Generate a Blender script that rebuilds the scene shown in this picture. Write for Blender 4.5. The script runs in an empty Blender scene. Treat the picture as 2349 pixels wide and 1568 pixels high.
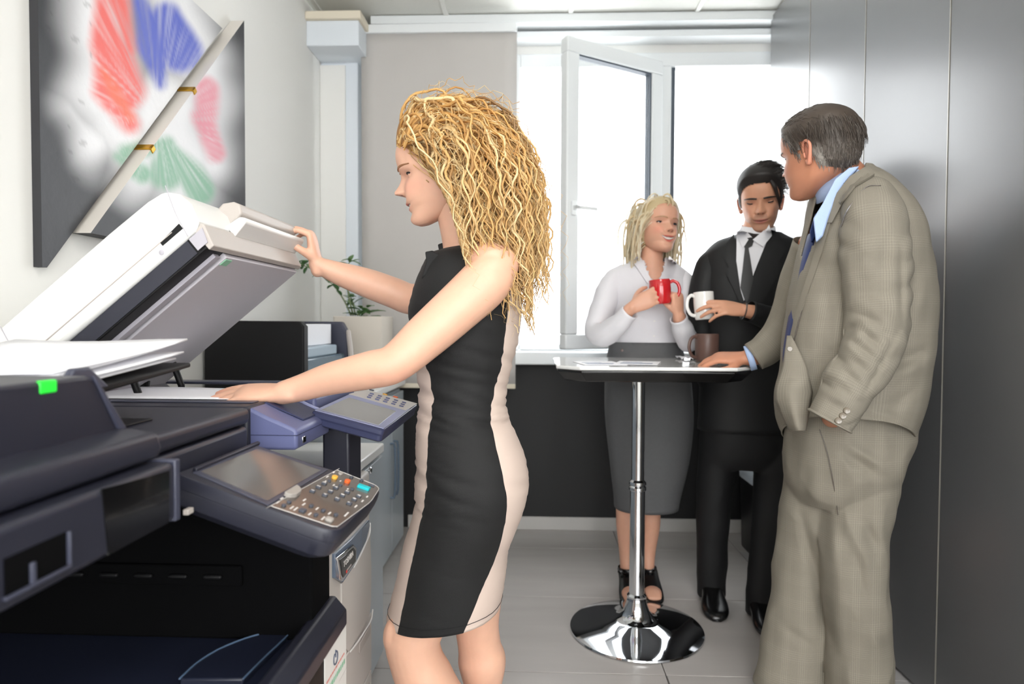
import bpy, bmesh, math, random
import numpy as np
from mathutils import Vector, Matrix, noise, geometry
from mathutils.bvhtree import BVHTree

random.seed(7)
SC = bpy.context.scene
COL = SC.collection
W_, H_, F_ = 2349.0, 1568.0, 1500.0      # photograph size and focal length in pixels
PI = math.pi
R = math.radians
V = Vector

# ------------------------------------------------------------------ camera
CAMH = 1.15
cam_d = bpy.data.cameras.new('camera')
cam = bpy.data.objects.new('camera', cam_d)
COL.objects.link(cam)
cam_d.sensor_width = 36.0
cam_d.lens = F_ / W_ * 36.0
cam_d.clip_start = 0.02
RC = (Matrix.Rotation(R(2.2), 3, 'Z') @ Matrix.Rotation(R(90 - 1.65), 3, 'X') @ Matrix.Rotation(R(0.25), 3, 'Z'))
cam.matrix_world = Matrix.Translation((0, 0, CAMH)) @ RC.to_4x4()
cam_d.dof.use_dof = True
cam_d.dof.focus_distance = 1.56
cam_d.dof.aperture_fstop = 3.2
SC.camera = cam

# ------------------------------------------------------------------ world, daylight, exposure
SC.view_settings.view_transform = 'Standard'
SC.view_settings.look = 'None'
SC.view_settings.exposure = 0.12
SC.view_settings.gamma = 1.0
SC.view_settings.use_curve_mapping = False
wd = bpy.data.worlds.new('overcast_sky')
SC.world = wd
wd.use_nodes = True
wd.node_tree.nodes['Background'].inputs[0].default_value = (0.95, 0.98, 1.0, 1)
wd.node_tree.nodes['Background'].inputs[1].default_value = 6.5

def area(name, loc, rot, sx, sy, power, col=(1, 1, 1)):
    l = bpy.data.lights.new(name, 'AREA')
    l.shape = 'RECTANGLE'; l.size = sx; l.size_y = sy; l.energy = power; l.color = col
    o = bpy.data.objects.new(name, l); COL.objects.link(o)
    o.location = loc; o.rotation_euler = rot
    return o
# daylight of the two tall windows in the wall behind the photographer
area('daylight_rear', (0.1, -2.38, 1.65), (R(90), 0, 0), 1.5, 1.6, 25, (1, 0.985, 0.97))
area('daylight_rear', (2.1, -2.38, 1.65), (R(90), 0, 0), 1.5, 1.6, 25, (1, 0.985, 0.97))

# ------------------------------------------------------------------ pixel -> place helpers
CAMP = V((0, 0, CAMH))
def ray(px, py):
    return (RC @ V(((px - W_ / 2) / F_, -(py - H_ / 2) / F_, -1.0))).normalized()
def atY(px, py, y):
    d = ray(px, py); return CAMP + d * (y / d.y)
def atX(px, py, x):
    d = ray(px, py); return CAMP + d * (x / d.x)
def atZ(px, py, z):
    d = ray(px, py); return CAMP + d * ((z - CAMH) / d.z)
def atP(px, py, p0, n):
    d = ray(px, py); return CAMP + d * ((p0 - CAMP).dot(n) / d.dot(n))
def ppm(y):                       # pixels for one metre at depth y
    return F_ / y

# ------------------------------------------------------------------ materials
def lin(c):
    c = c / 255.0
    return c / 12.92 if c <= 0.04045 else ((c + 0.055) / 1.055) ** 2.4
def C(r, g, b):
    return (lin(r), lin(g), lin(b), 1.0)
MATS = {}
def mat(name, rgb, rough=0.5, metal=0.0, spec=0.5, coat=0.0, vary=None, bump=None, attr=False, sss=0.0,
        emit=None, trans=0.0, sheen=0.0, aniso=None, alpha=None):
    m = bpy.data.materials.new(name); m.use_nodes = True
    nt = m.node_tree; b = nt.nodes['Principled BSDF']
    b.inputs['Base Color'].default_value = C(*rgb)
    b.inputs['Roughness'].default_value = rough
    b.inputs['Metallic'].default_value = metal
    b.inputs['Specular IOR Level'].default_value = spec
    b.inputs['Coat Weight'].default_value = coat
    b.inputs['Coat Roughness'].default_value = 0.06
    b.inputs['Transmission Weight'].default_value = trans
    b.inputs['Sheen Weight'].default_value = sheen
    if sss:
        b.inputs['Subsurface Weight'].default_value = sss
        b.inputs['Subsurface Radius'].default_value = (0.012, 0.005, 0.003)
        b.inputs['Subsurface Scale'].default_value = 0.5
    if emit:
        b.inputs['Emission Color'].default_value = C(*emit[0]); b.inputs['Emission Strength'].default_value = emit[1]
    tc = nt.nodes.new('ShaderNodeTexCoord')
    src = None
    if attr:
        a = nt.nodes.new('ShaderNodeVertexColor'); a.layer_name = 'Col'; src = a.outputs['Color']
        nt.links.new(src, b.inputs['Base Color'])
    if vary:
        amt, sc = vary
        mp = nt.nodes.new('ShaderNodeMapping')
        n = nt.nodes.new('ShaderNodeTexNoise'); n.inputs['Detail'].default_value = 4
        if isinstance(sc, tuple):
            mp.inputs['Scale'].default_value = sc; n.inputs['Scale'].default_value = 1.0
        else:
            n.inputs['Scale'].default_value = sc
        nt.links.new(tc.outputs['Object'], mp.inputs['Vector']); nt.links.new(mp.outputs[0], n.inputs['Vector'])
        mr = nt.nodes.new('ShaderNodeMapRange')
        mr.inputs['To Min'].default_value = 1 - amt; mr.inputs['To Max'].default_value = 1 + amt
        mr.inputs['From Min'].default_value = 0.25; mr.inputs['From Max'].default_value = 0.75
        nt.links.new(n.outputs['Fac'], mr.inputs['Value'])
        mx = nt.nodes.new('ShaderNodeVectorMath'); mx.operation = 'SCALE'
        if src: nt.links.new(src, mx.inputs[0])
        else: mx.inputs[0].default_value = C(*rgb)[:3]
        nt.links.new(mr.outputs[0], mx.inputs['Scale']); nt.links.new(mx.outputs[0], b.inputs['Base Color'])
    if bump:
        st, sc = bump
        n = nt.nodes.new('ShaderNodeTexNoise'); n.inputs['Detail'].default_value = 3
        mp = nt.nodes.new('ShaderNodeMapping')
        if isinstance(sc, tuple):
            mp.inputs['Scale'].default_value = sc; n.inputs['Scale'].default_value = 1.0
        else:
            n.inputs['Scale'].default_value = sc
        nt.links.new(tc.outputs['Object'], mp.inputs['Vector']); nt.links.new(mp.outputs[0], n.inputs['Vector'])
        bp = nt.nodes.new('ShaderNodeBump'); bp.inputs['Strength'].default_value = st; bp.inputs['Distance'].default_value = 0.002
        nt.links.new(n.outputs['Fac'], bp.inputs['Height']); nt.links.new(bp.outputs[0], b.inputs['Normal'])
    MATS[name] = m
    return m
def glass_mat(name, rgb=(255, 255, 255), mixf=0.12, rough=0.02):
    m = bpy.data.materials.new(name); m.use_nodes = True
    nt = m.node_tree; nt.nodes.clear()
    o = nt.nodes.new('ShaderNodeOutputMaterial'); mx = nt.nodes.new('ShaderNodeMixShader')
    t = nt.nodes.new('ShaderNodeBsdfTransparent'); t.inputs[0].default_value = C(*rgb)
    g = nt.nodes.new('ShaderNodeBsdfGlossy'); g.inputs['Roughness'].default_value = rough
    mx.inputs[0].default_value = mixf
    nt.links.new(t.outputs[0], mx.inputs[1]); nt.links.new(g.outputs[0], mx.inputs[2]); nt.links.new(mx.outputs[0], o.inputs[0])
    MATS[name] = m
    return m
M = MATS

# ------------------------------------------------------------------ mesh builder
ORIG = {}
def cr(p0, p1, p2, p3, t):
    return 0.5 * ((2 * p1) + (p2 - p0) * t + (2 * p0 - 5 * p1 + 4 * p2 - p3) * t * t + (3 * p1 - p0 - 3 * p2 + p3) * t ** 3)
def spline(rows, sub):
    """Catmull-Rom through rows (numpy 2D), sub steps per span"""
    a = np.asarray(rows, float); n = len(a); out = []
    for i in range(n - 1):
        p0 = a[i - 1] if i > 0 else 2 * a[0] - a[1]
        p3 = a[i + 2] if i + 2 < n else 2 * a[-1] - a[-2]
        for k in range(sub):
            out.append(cr(p0, a[i], a[i + 1], p3, k / sub))
    out.append(a[-1])
    return np.array(out)

class MB:
    def __init__(self):
        self.v = []; self.f = []; self.m = []; self.uv = []; self.c = None; self.mi = 0; self.xf = None
        self.col = (1, 1, 1, 1); self.vc = []
    def addv(self, p, col=None):
        p = V(p)
        if self.xf is not None: p = self.xf @ p
        self.v.append(p); self.vc.append(col or self.col)
        return len(self.v) - 1
    def face(self, idx, uv=None):
        self.f.append(tuple(idx)); self.m.append(self.mi); self.uv.append(uv)
    def box(self, x0, x1, y0, y1, z0, z1):
        i = [self.addv(p) for p in ((x0, y0, z0), (x1, y0, z0), (x1, y1, z0), (x0, y1, z0), (x0, y0, z1), (x1, y0, z1), (x1, y1, z1), (x0, y1, z1))]
        for q in ((3, 2, 1, 0), (4, 5, 6, 7), (0, 1, 5, 4), (1, 2, 6, 5), (2, 3, 7, 6), (3, 0, 4, 7)):
            self.face([i[k] for k in q])
        return self
    def prism(self, poly, o, ax, ay, d):
        """polygon (a,b) in the plane o + a*ax + b*ay, extruded by vector d"""
        o, ax, ay, d = V(o), V(ax), V(ay), V(d)
        n = len(poly)
        lo = [self.addv(o + ax * a + ay * b) for a, b in poly]
        hi = [self.addv(o + ax * a + ay * b + d) for a, b in poly]
        self.face(lo[::-1]); self.face(hi)
        for k in range(n):
            self.face((lo[k], lo[(k + 1) % n], hi[(k + 1) % n], hi[k]))
        return self
    def pprism(self, pts, d):
        """polygon of 3D points extruded by d"""
        d = V(d); n = len(pts)
        lo = [self.addv(V(p)) for p in pts]; hi = [self.addv(V(p) + d) for p in pts]
        self.face(lo[::-1]); self.face(hi)
        for k in range(n):
            self.face((lo[k], lo[(k + 1) % n], hi[(k + 1) % n], hi[k]))
        return self
    def grid(self, P, closed=False, cap=False, uvs=None, cols=None):
        """P rows x cols of points"""
        nr, nc = len(P), len(P[0])
        idx = [[self.addv(P[r][c], None if cols is None else cols[r][c]) for c in range(nc)] for r in range(nr)]
        cc = nc if closed else nc - 1
        for r in range(nr - 1):
            for c in range(cc):
                c2 = (c + 1) % nc
                uv = None
                if uvs is not None:
                    u = uvs
                    uv = (u[r][c], u[r][c + 1] if c + 1 < len(u[r]) else u[r][c2], u[r + 1][c + 1] if c + 1 < len(u[r]) else u[r + 1][c2], u[r + 1][c])
                self.face((idx[r][c], idx[r][c2], idx[r + 1][c2], idx[r + 1][c]), uv)
        if cap:
            for r, rev in ((0, True), (nr - 1, False)):
                cen = sum((V(P[r][c]) for c in range(nc)), V()) / nc
                ci = self.addv(cen, None if cols is None else cols[r][0])
                for c in range(nc):
                    a, b = idx[r][c], idx[r][(c + 1) % nc]
                    self.face((ci, b, a) if rev else (ci, a, b))
        return idx
    def tube(self, pts, rad, nseg=12, sub=4, cap=True, up=None, round_end=True, twist=0, uv=False):
        """tube through pts; rad list of r or (r_side, r_up); up: reference vector for r_up"""
        rows = []
        for p, r in zip(pts, rad):
            ra, rb = (r, r) if not isinstance(r, (tuple, list)) else r
            rows.append([p[0], p[1], p[2], ra, rb])
        S = spline(rows, sub)
        if round_end and cap:
            def endcap(a, b, rev):
                d = V(a[:3]) - V(b[:3])
                if d.length < 1e-6: return []
                d.normalize(); o = []
                for k in (1, 2, 3):
                    t = k / 3.0 * PI / 2 * 0.97
                    e = a.copy(); rr = min(a[3], a[4])
                    e[:3] = np.array(V(a[:3]) + d * rr * math.sin(t)); e[3] = a[3] * math.cos(t); e[4] = a[4] * math.cos(t)
                    o.append(e)
                return o
            h = endcap(S[0], S[1], True)[::-1]; t = endcap(S[-1], S[-2], False)
            S = np.array(h + list(S) + t)
        n = len(S); P = []; ref = V(up) if up is not None else None
        tp = None; u = None; L = 0; UV = []
        for i in range(n):
            a = V(S[max(i - 1, 0)][:3]); b = V(S[min(i + 1, n - 1)][:3]); t = (b - a)
            if t.length < 1e-9: t = tp or V((0, 0, 1))
            t = t.normalized()
            if ref is not None:
                w = ref - t * ref.dot(t)
                if w.length < 1e-3: w = u if u is not None else t.orthogonal()
                u = w.normalized()
            elif u is None:
                u = t.orthogonal().normalized()
            else:
                u = (u - t * u.dot(t)); u = u.normalized() if u.length > 1e-6 else t.orthogonal().normalized()
            s = t.cross(u); tp = t
            if i: L += (V(S[i][:3]) - V(S[i - 1][:3])).length
            c = V(S[i][:3]); row = []
            for k in range(nseg):
                an = 2 * PI * k / nseg
                row.append(c + s * (S[i][3] * math.cos(an)) + u * (S[i][4] * math.sin(an)))
            P.append(row)
            rm = max(0.5 * (S[i][3] + S[i][4]), 0.0)
            UV.append([(k / nseg * 2 * PI * 0.07, L) for k in range(nseg + 1)])
        self.grid(P, closed=True, cap=cap, uvs=UV if uv else None)
        return P
    def lathe(self, prof, o=(0, 0, 0), nseg=32, axis=None):
        """prof list of (r, z)"""
        o = V(o)
        if axis is None: ax, s, u = V((0, 0, 1)), V((1, 0, 0)), V((0, 1, 0))
        else:
            ax = V(axis).normalized(); s = ax.orthogonal().normalized(); u = ax.cross(s)
        P = [[o + ax * z + s * (r * math.cos(2 * PI * k / nseg)) + u * (r * math.sin(2 * PI * k / nseg)) for k in range(nseg)] for r, z in prof]
        self.grid(P, closed=True, cap=False)
        return self
    def sphere(self, o, r, nu=16, nv=10, M3=None):
        o = V(o); rr = V(r) if isinstance(r, (tuple, list, Vector)) else V((r, r, r))
        P = []
        for i in range(nv + 1):
            t = PI * i / nv; t = min(max(t, 0.02), PI - 0.02)
            row = []
            for k in range(nu):
                p = V((rr.x * math.sin(t) * math.cos(2 * PI * k / nu), rr.y * math.sin(t) * math.sin(2 * PI * k / nu), -rr.z * math.cos(t)))
                if M3 is not None: p = M3 @ p
                row.append(o + p)
            P.append(row)
        self.grid(P, closed=True, cap=True)
        return self
    def mesh(self, name, org=V((0, 0, 0))):
        me = bpy.data.meshes.new(name)
        me.from_pydata([tuple(p - org) for p in self.v], [], self.f)
        return me
    def build(self, name, mats, parent=None, smooth=35, bevel=0, seg=2, solid=0, subsurf=0, vcol=False, recalc=True):
        org = ORIG.get(parent, V((0, 0, 0))) if parent is not None else V((0, 0, 0))
        me = self.mesh(name, org)
        if not isinstance(mats, (list, tuple)): mats = [mats]
        for m in mats: me.materials.append(M[m] if isinstance(m, str) else m)
        if len(mats) > 1: me.polygons.foreach_set('material_index', self.m)
        if any(u is not None for u in self.uv):
            ul = me.uv_layers.new(name='UVMap'); dat = np.zeros((len(me.loops), 2), np.float32); k = 0
            for f, u in zip(self.f, self.uv):
                for j in range(len(f)):
                    if u is not None and j < len(u): dat[k] = u[j]
                    k += 1
            ul.data.foreach_set('uv', dat.ravel())
        if vcol:
            at = me.color_attributes.new('Col', 'FLOAT_COLOR', 'POINT')
            at.data.foreach_set('color', np.array([tuple(c) for c in self.vc], np.float32).ravel())
        if recalc:
            bm = bmesh.new(); bm.from_mesh(me); bmesh.ops.recalc_face_normals(bm, faces=bm.faces); bm.to_mesh(me); bm.free()
        if smooth:
            me.shade_smooth()
            if smooth < 180: me.set_sharp_from_angle(angle=R(smooth))
        o = bpy.data.objects.new(name, me); COL.objects.link(o)
        if parent is not None:
            o.parent = parent
            ORIG[o] = org
        else:
            ORIG[o] = V((0, 0, 0))
        if solid:
            md = o.modifiers.new('thickness', 'SOLIDIFY'); md.thickness = solid; md.offset = 0
        if bevel:
            md = o.modifiers.new('bevel', 'BEVEL'); md.width = bevel; md.segments = seg; md.limit_method = 'ANGLE'; md.angle_limit = R(40)
        if subsurf:
            md = o.modifiers.new('subdivision', 'SUBSURF'); md.levels = subsurf; md.render_levels = subsurf
        return o

def tag(o, label=None, cat=None, group=None, kind=None):
    if label: o['label'] = label
    if cat: o['category'] = cat
    if group: o['group'] = group
    if kind: o['kind'] = kind
    return o
def thing(name, loc, label, cat, group=None):
    o = bpy.data.objects.new(name, None); COL.objects.link(o)
    o.location = loc; o.empty_display_size = 0.1; ORIG[o] = V(loc)
    return tag(o, label, cat, group)
def struct(name, mb, m, parent=None, **k):
    o = mb.build(name, m, parent, **k)
    if parent is None: o['kind'] = 'structure'
    return o
def rrect(w, h, r, n=5, cx=0, cy=0):
    """rounded rectangle polygon, ccw, centred"""
    out = []
    for sx, sy, a0 in ((1, -1, -90), (1, 1, 0), (-1, 1, 90), (-1, -1, 180)):
        for k in range(n + 1):
            a = R(a0 + 90 * k / n)
            out.append((cx + sx * (w / 2 - r) + r * math.cos(a), cy + sy * (h / 2 - r) + r * math.sin(a)))
    return out
def part_box(name, m, parent, b, bevel=0.004, seg=2):
    return MB().box(*b).build(name, m, parent, bevel=bevel, seg=seg)
def text_obj(name, body, size, o, ax, ay, m, parent, ext=0.0004, align='CENTER'):
    """flat lettering turned into a mesh in the plane ax, ay"""
    cu = bpy.data.curves.new(name, 'FONT'); cu.body = body; cu.size = size; cu.extrude = ext; cu.align_x = align; cu.align_y = 'CENTER'
    cu.resolution_u = 3
    t = bpy.data.objects.new(name, cu); COL.objects.link(t)
    dg = bpy.context.evaluated_depsgraph_get(); me = bpy.data.meshes.new_from_object(t.evaluated_get(dg))
    bpy.data.objects.remove(t)
    ax = V(ax).normalized(); ay = V(ay).normalized(); n = ax.cross(ay)
    org = ORIG.get(parent, V((0, 0, 0)))
    for v in me.vertices:
        c = v.co.copy(); v.co = V(o) + ax * c.x + ay * c.y + n * c.z - org
    me.materials.append(M[m])
    ob = bpy.data.objects.new(name, me); COL.objects.link(ob); ob.parent = parent; ORIG[ob] = org
    return ob

# ------------------------------------------------------------------ palette
mat('wall_paint', (232, 231, 227), 0.7, bump=(0.05, 60))
mat('ceiling_paint', (226, 226, 220), 0.8, vary=(0.015, 60))
mat('ceiling_bar', (240, 240, 235), 0.5)
mat('black_paint', (30, 30, 31), 0.55, vary=(0.1, 2.0))
mat('pvc_white', (232, 235, 236), 0.35)
mat('gasket', (70, 78, 88), 0.5)
mat('tile', (182, 177, 173), 0.25, vary=(0.07, (1.2, 9, 1)), bump=(0.03, 30))
mat('tile_b', (175, 172, 170), 0.25, vary=(0.08, (1.5, 8, 1)), bump=(0.03, 30))
mat('grout', (92, 88, 86), 0.9)
mat('skirting', (206, 203, 199), 0.4)
mat('blind', (190, 186, 182), 0.8, vary=(0.02, 4))
mat('pillar', (222, 228, 234), 0.5)
mat('cream', (226, 216, 196), 0.6)
mat('laminate', (98, 99, 101), 0.4, metal=0.1, vary=(0.03, 3), coat=1.0)
M['laminate'].node_tree.nodes['Principled BSDF'].inputs['Coat Roughness'].default_value = 0.26
mat('alu_edge', (196, 192, 184), 0.35, metal=0.6)
mat('chrome', (226, 228, 232), 0.05, metal=1.0)
mat('table_white', (238, 238, 236), 0.12, coat=0.6)
mat('black_gloss', (14, 14, 15), 0.18, coat=0.4)
mat('cab_grey', (176, 184, 190), 0.32)
mat('cab_top', (232, 232, 230), 0.3)
mat('handle_blue', (116, 132, 150), 0.3, metal=0.4)
glass_mat('window_glass')

# ------------------------------------------------------------------ the room
XL, XR, YB, ZC = -1.165, 1.2, 3.63, 2.76
YF = -2.5
# floor slab (grout colour) with tiles as pieces
fl = struct('floor', MB().box(-1.4, 3.2, YF - 0.2, YB + 0.2, -0.08, -0.004), 'grout', smooth=0)
tile_me = {}
random.seed(3)
for iy in range(0, 8):
    for ix in range(-2, 3):
        x0 = -0.17 + 0.6 * ix; y0 = 2.13 - 0.598 + 0.598 * (iy - 2)
        x1, y1 = min(x0 + 0.5955, XR + 0.3), min(y0 + 0.5935, YB)
        x0 = max(x0, XL)
        if x1 - x0 < 0.02 or y1 - y0 < 0.02: continue
        key = (round(x1 - x0, 3), round(y1 - y0, 3))
        if key not in tile_me:
            b = MB().box(0, key[0], 0, key[1], -0.009, 0)
            o = b.build('floor_tile', random.choice(['tile', 'tile_b']), fl, bevel=0.0012, seg=1)
            tile_me[key] = o
        else:
            o = tile_me[key].copy(); COL.objects.link(o); o.parent = fl
        o.location = (x0, y0, 0)
struct('floor_rear', MB().box(-1.165, 3.0, YF, 2.13 - 0.598 * 3 - 0.006, -0.01, 0), 'tile_b', smooth=0)

struct('wall_left', MB().box(XL - 0.12, XL, YF, YB + 0.12, 0, ZC), 'wall_paint', smooth=0)
# back wall: black lower part, lintel, reveal on the left
struct('wall_back', MB().box(XL, XR + 0.5, YB, YB + 0.14, 0, 0.945), 'black_paint', smooth=0)
struct('wall_back_upper', MB().box(XL, XR + 0.5, YB, YB + 0.14, 2.62, ZC).box(XL, -0.16, YB, YB + 0.14, 0.945, 2.62), 'wall_paint', smooth=0)
struct('wall_right', MB().box(XR + 0.5, XR + 0.6, -0.2, YB + 0.14, 0, ZC), 'wall_paint', smooth=0)
struct('wall_right_rear', MB().box(3.0, 3.1, YF, -0.2, 0, ZC).box(XR + 0.6, 3.1, -0.2, -0.1, 0, ZC), 'wall_paint', smooth=0)
rw = MB()
rw.box(-1.165, -0.7, YF - 0.1, YF, 0, ZC).box(0.9, 1.3, YF - 0.1, YF, 0, ZC).box(2.9, 3.0, YF - 0.1, YF, 0, ZC)
rw.box(-0.7, 0.9, YF - 0.1, YF, 0, 0.8).box(-0.7, 0.9, YF - 0.1, YF, 2.5, ZC).box(1.3, 2.9, YF - 0.1, YF, 0, 0.8).box(1.3, 2.9, YF - 0.1, YF, 2.5, ZC)
struct('wall_rear', rw, 'wall_paint', smooth=0)
struct('baseboard_back', MB().box(-0.72, XR, YB - 0.014, YB, 0, 0.072), 'skirting', bevel=0.003)
# pillar in the left corner with the boxed-in beam on top
struct('trim_1', MB().box(XL, -0.965, 3.5, YB, 0.85, ZC), 'pillar', bevel=0.003)
struct('trim_2', MB().box(XL, -1.03, 3.485, 3.4999, 0.85, 2.52), 'wall_paint', bevel=0.002)
b = MB().box(XL, -0.90, 3.28, YB, 2.535, 2.66); struct('trim_3', b, 'pillar', bevel=0.004)
struct('trim_4', MB().box(XL, -0.885, 3.26, YB, 2.66, 2.70), 'cream', bevel=0.004)
# cornice and curtain rail over the window
struct('trim_5', MB().box(-0.885, XR + 0.5, 3.52, YB, 2.665, 2.70), 'pvc_white', bevel=0.004)
struct('trim_6', MB().box(-0.885, XR + 0.5, 3.45, YB, 2.715, ZC), 'pvc_white', bevel=0.004)

# ceiling: panels on a grid of bars
ce = struct('ceiling', MB().box(-1.3, 3.2, YF - 0.1, YB + 0.14, ZC + 0.02, ZC + 0.1), 'ceiling_paint', smooth=0)
cx0 = -0.473
pan = None
for iy in range(-5, 5):
    for ix in range(-2, 6):
        x0 = cx0 + 0.65 * ix; y0 = 1.0 + 0.65 * iy
        x1 = min(x0 + 0.626, 3.0); y1 = min(y0 + 0.626, YB); x0 = max(x0, XL); y0 = max(y0, YF)
        if x1 - x0 < 0.03 or y1 - y0 < 0.03: continue
        if y0 > 0 and x0 > XR + 0.4: continue
        MB().box(x0, x1, y0, y1, ZC + 0.004, ZC + 0.02).build('ceiling_panel', 'ceiling_paint', ce, smooth=0)
for ix in range(-1, 6):
    x = cx0 + 0.65 * ix - 0.012
    if x < 1.6: MB().box(x - 0.012, x + 0.012, YF, YB, ZC - 0.006, ZC + 0.02).build('ceiling_bar', 'ceiling_bar', ce, bevel=0.002)
for iy in range(-5, 5):
    y = 1.0 + 0.65 * iy - 0.012
    MB().box(XL, 3.0 if y < -0.2 else XR + 0.5, y - 0.012, y + 0.012, ZC - 0.0055, ZC + 0.02).build('ceiling_bar', 'ceiling_bar', ce, bevel=0.002)

# added fill lights in the unseen ceiling, over the photographer and behind
mat('fill_glow', (250, 250, 250), 0.5, emit=((255, 250, 244), 3.0))
for i, (lx, ly) in enumerate(((cx0 + 0.65 + 0.313, 1.0 - 0.65 + 0.313), (cx0 + 0.65 + 0.313, 1.0 - 0.65 * 4 + 0.313))):
    t = thing('fill_light_panel', (lx, ly, ZC), ['added ceiling fill panel above the photographer', 'added ceiling fill panel further behind the photographer'][i], 'lamp', 'added ceiling fill panels')
    f = MB().box(lx - 0.3, lx + 0.3, ly - 0.3, ly - 0.28, ZC - 0.012, ZC + 0.003).box(lx - 0.3, lx + 0.3, ly + 0.28, ly + 0.3, ZC - 0.012, ZC + 0.003).box(lx - 0.3, lx - 0.28, ly - 0.28, ly + 0.28, ZC - 0.012, ZC + 0.003).box(lx + 0.28, lx + 0.3, ly - 0.28, ly + 0.28, ZC - 0.012, ZC + 0.003)
    f.build('fill_frame', 'pvc_white', t); part_box('fill_panel_diffuser', 'fill_glow', t, (lx - 0.279, lx + 0.279, ly - 0.279, ly + 0.279, ZC - 0.006, ZC + 0.002), 0)
    a_ = area('fill_area_light', (lx, ly, ZC - 0.02), (0, 0, 0), 0.54, 0.54, (9, 15)[i], (1, 0.975, 0.94)); a_.parent = t; a_.location = (0, 0, -0.02)

# ------------------------------------------------------------------ window
WZ0, WZ1 = 1.0, 2.62
wf = thing('window_1', (0.55, YB, WZ0), None, None); wf['kind'] = 'structure'
fr = MB()
fr.box(-0.16, -0.10, YB - 0.015, YB + 0.06, WZ0, WZ1)                     # left jamb
fr.box(-0.10, XR + 0.5, YB - 0.015, YB + 0.06, WZ1 - 0.075, WZ1)            # head
fr.box(-0.10, XR + 0.5, YB - 0.015, YB + 0.06, WZ0, WZ0 + 0.035)            # bottom rail
fr.box(0.635, 0.72, YB - 0.02, YB + 0.06, WZ0 + 0.035, WZ1 - 0.075)          # mullion
fr.build('window_frame', 'pvc_white', wf, bevel=0.006)
sf = MB()
for a in (((0.72, 0.745), (WZ0 + 0.035, WZ1 - 0.075)), ((XR + 0.42, XR + 0.5), (WZ0 + 0.035, WZ1 - 0.075))):
    sf.box(a[0][0], a[0][1], YB + 0.005, YB + 0.05, a[1][0], a[1][1])
sf.build('gasket', 'gasket', wf)
MB().box(0.745, XR + 0.42, YB + 0.024, YB + 0.03, WZ0 + 0.035, WZ1 - 0.075).build('pane', 'window_glass', wf, smooth=0)
struct('window_sill', MB().box(-0.97, XR + 0.5, 3.46, YB + 0.05, 0.93, 0.998), 'pvc_white', bevel=0.006)
# open sash, hinged at the mullion, swung into the room
hx, hy = 0.655, YB - 0.02
fx, fy = 0.125, 3.27
L = math.hypot(fx - hx, fy - hy); ang = math.atan2(fy - hy, fx - hx)
sash = thing('window_2', (hx, hy, WZ0 + 0.03), None, None); sash['kind'] = 'structure'
X4 = Matrix.Translation((hx, hy, 0)) @ Matrix.Rotation(ang, 4, 'Z')
sm = MB(); sm.xf = X4
z0, z1 = WZ0 + 0.02, WZ1 - 0.06
sm.box(0, L, -0.03, 0.03, z0, z0 + 0.075).box(0, L, -0.03, 0.03, z1 - 0.075, z1).box(0, 0.075, -0.0299, 0.0299, z0 + 0.075, z1 - 0.075).box(L - 0.075, L, -0.0299, 0.0299, z0 + 0.075, z1 - 0.075)
sm.build('sash_frame', 'pvc_white', sash, bevel=0.007)
g = MB(); g.xf = X4
g.box(0.075, 0.083, -0.02, 0.02, z0 + 0.075, z1 - 0.075).box(0.083, L - 0.075, -0.02, 0.02, z1 - 0.083, z1 - 0.075)
g.build('gasket', 'gasket', sash)
g = MB(); g.xf = X4; g.box(0.083, L - 0.075, -0.004, 0.004, z0 + 0.075, z1 - 0.083); g.build('pane', 'window_glass', sash, smooth=0)
g = MB(); g.xf = X4; zc = 1.72
g.box(L - 0.055, L - 0.025, 0.03, 0.042, zc - 0.035, zc + 0.035).box(L - 0.05, L - 0.03, 0.042, 0.075, zc - 0.01, zc + 0.01).box(L - 0.16, L - 0.03, 0.06, 0.075, zc - 0.009, zc + 0.009)
g.build('window_handle', 'pvc_white', sash, bevel=0.003)

# grey fabric panel blind left of the window
bl = thing('panel_blind', (-0.55, 3.43, 0.80), 'grey fabric panel blind hanging beside the open window', 'blind')
x0 = atY(830, 500, 3.43).x; x1 = atY(1184, 500, 3.43).x
P = []
for i in range(25):
    z = 0.825 + (2.675 - 0.825) * i / 24
    P.append([V((x0 + (x1 - x0) * k / 12, 3.43 + 0.003 * math.sin(k * 0.9 + i * 0.2), z)) for k in range(13)])
g = MB(); g.grid(P); g.build('fabric', 'blind', bl, solid=0.002)
part_box('bottom_bar', 'cream', bl, (x0, x1, 3.422, 3.438, 0.805, 0.83), 0.004)
part_box('head_rail', 'pvc_white', bl, (x0, x1, 3.415, 3.448, 2.655, 2.70), 0.004)

# ------------------------------------------------------------------ tall laminate cupboards on the right
for k in range(6):
    y1 = 3.48 - 0.5 * k; y0 = y1 - 0.5
    lab = ['tall grey laminate cupboard at the far end beside the window', 'tall grey laminate cupboard second from the window',
           'tall grey laminate cupboard behind the head of the man in grey suit', 'tall grey laminate cupboard the grey-suited man leans against',
           'tall grey laminate cupboard at the right edge of the picture', 'tall grey laminate cupboard nearest the photographer'][k]
    t = thing('tall_cupboard', (XR + 0.25, (y0 + y1) / 2, 0), lab, 'cupboard', 'row of tall grey cupboards')
    part_box('carcass', 'laminate', t, (XR + 0.02, XR + 0.48, y0 + 0.001, y1 - 0.001, 0.0, 2.74), 0.001)
    part_box('door', 'laminate', t, (XR, XR + 0.0195, y0 + 0.0035, y1 - 0.0025, 0.012, 2.735), 0.0012)
    part_box('edge_strip', 'alu_edge', t, (XR - 0.0012, XR + 0.0195, y0 + 0.0008, y0 + 0.0032, 0.012, 2.735), 0.0)

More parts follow.
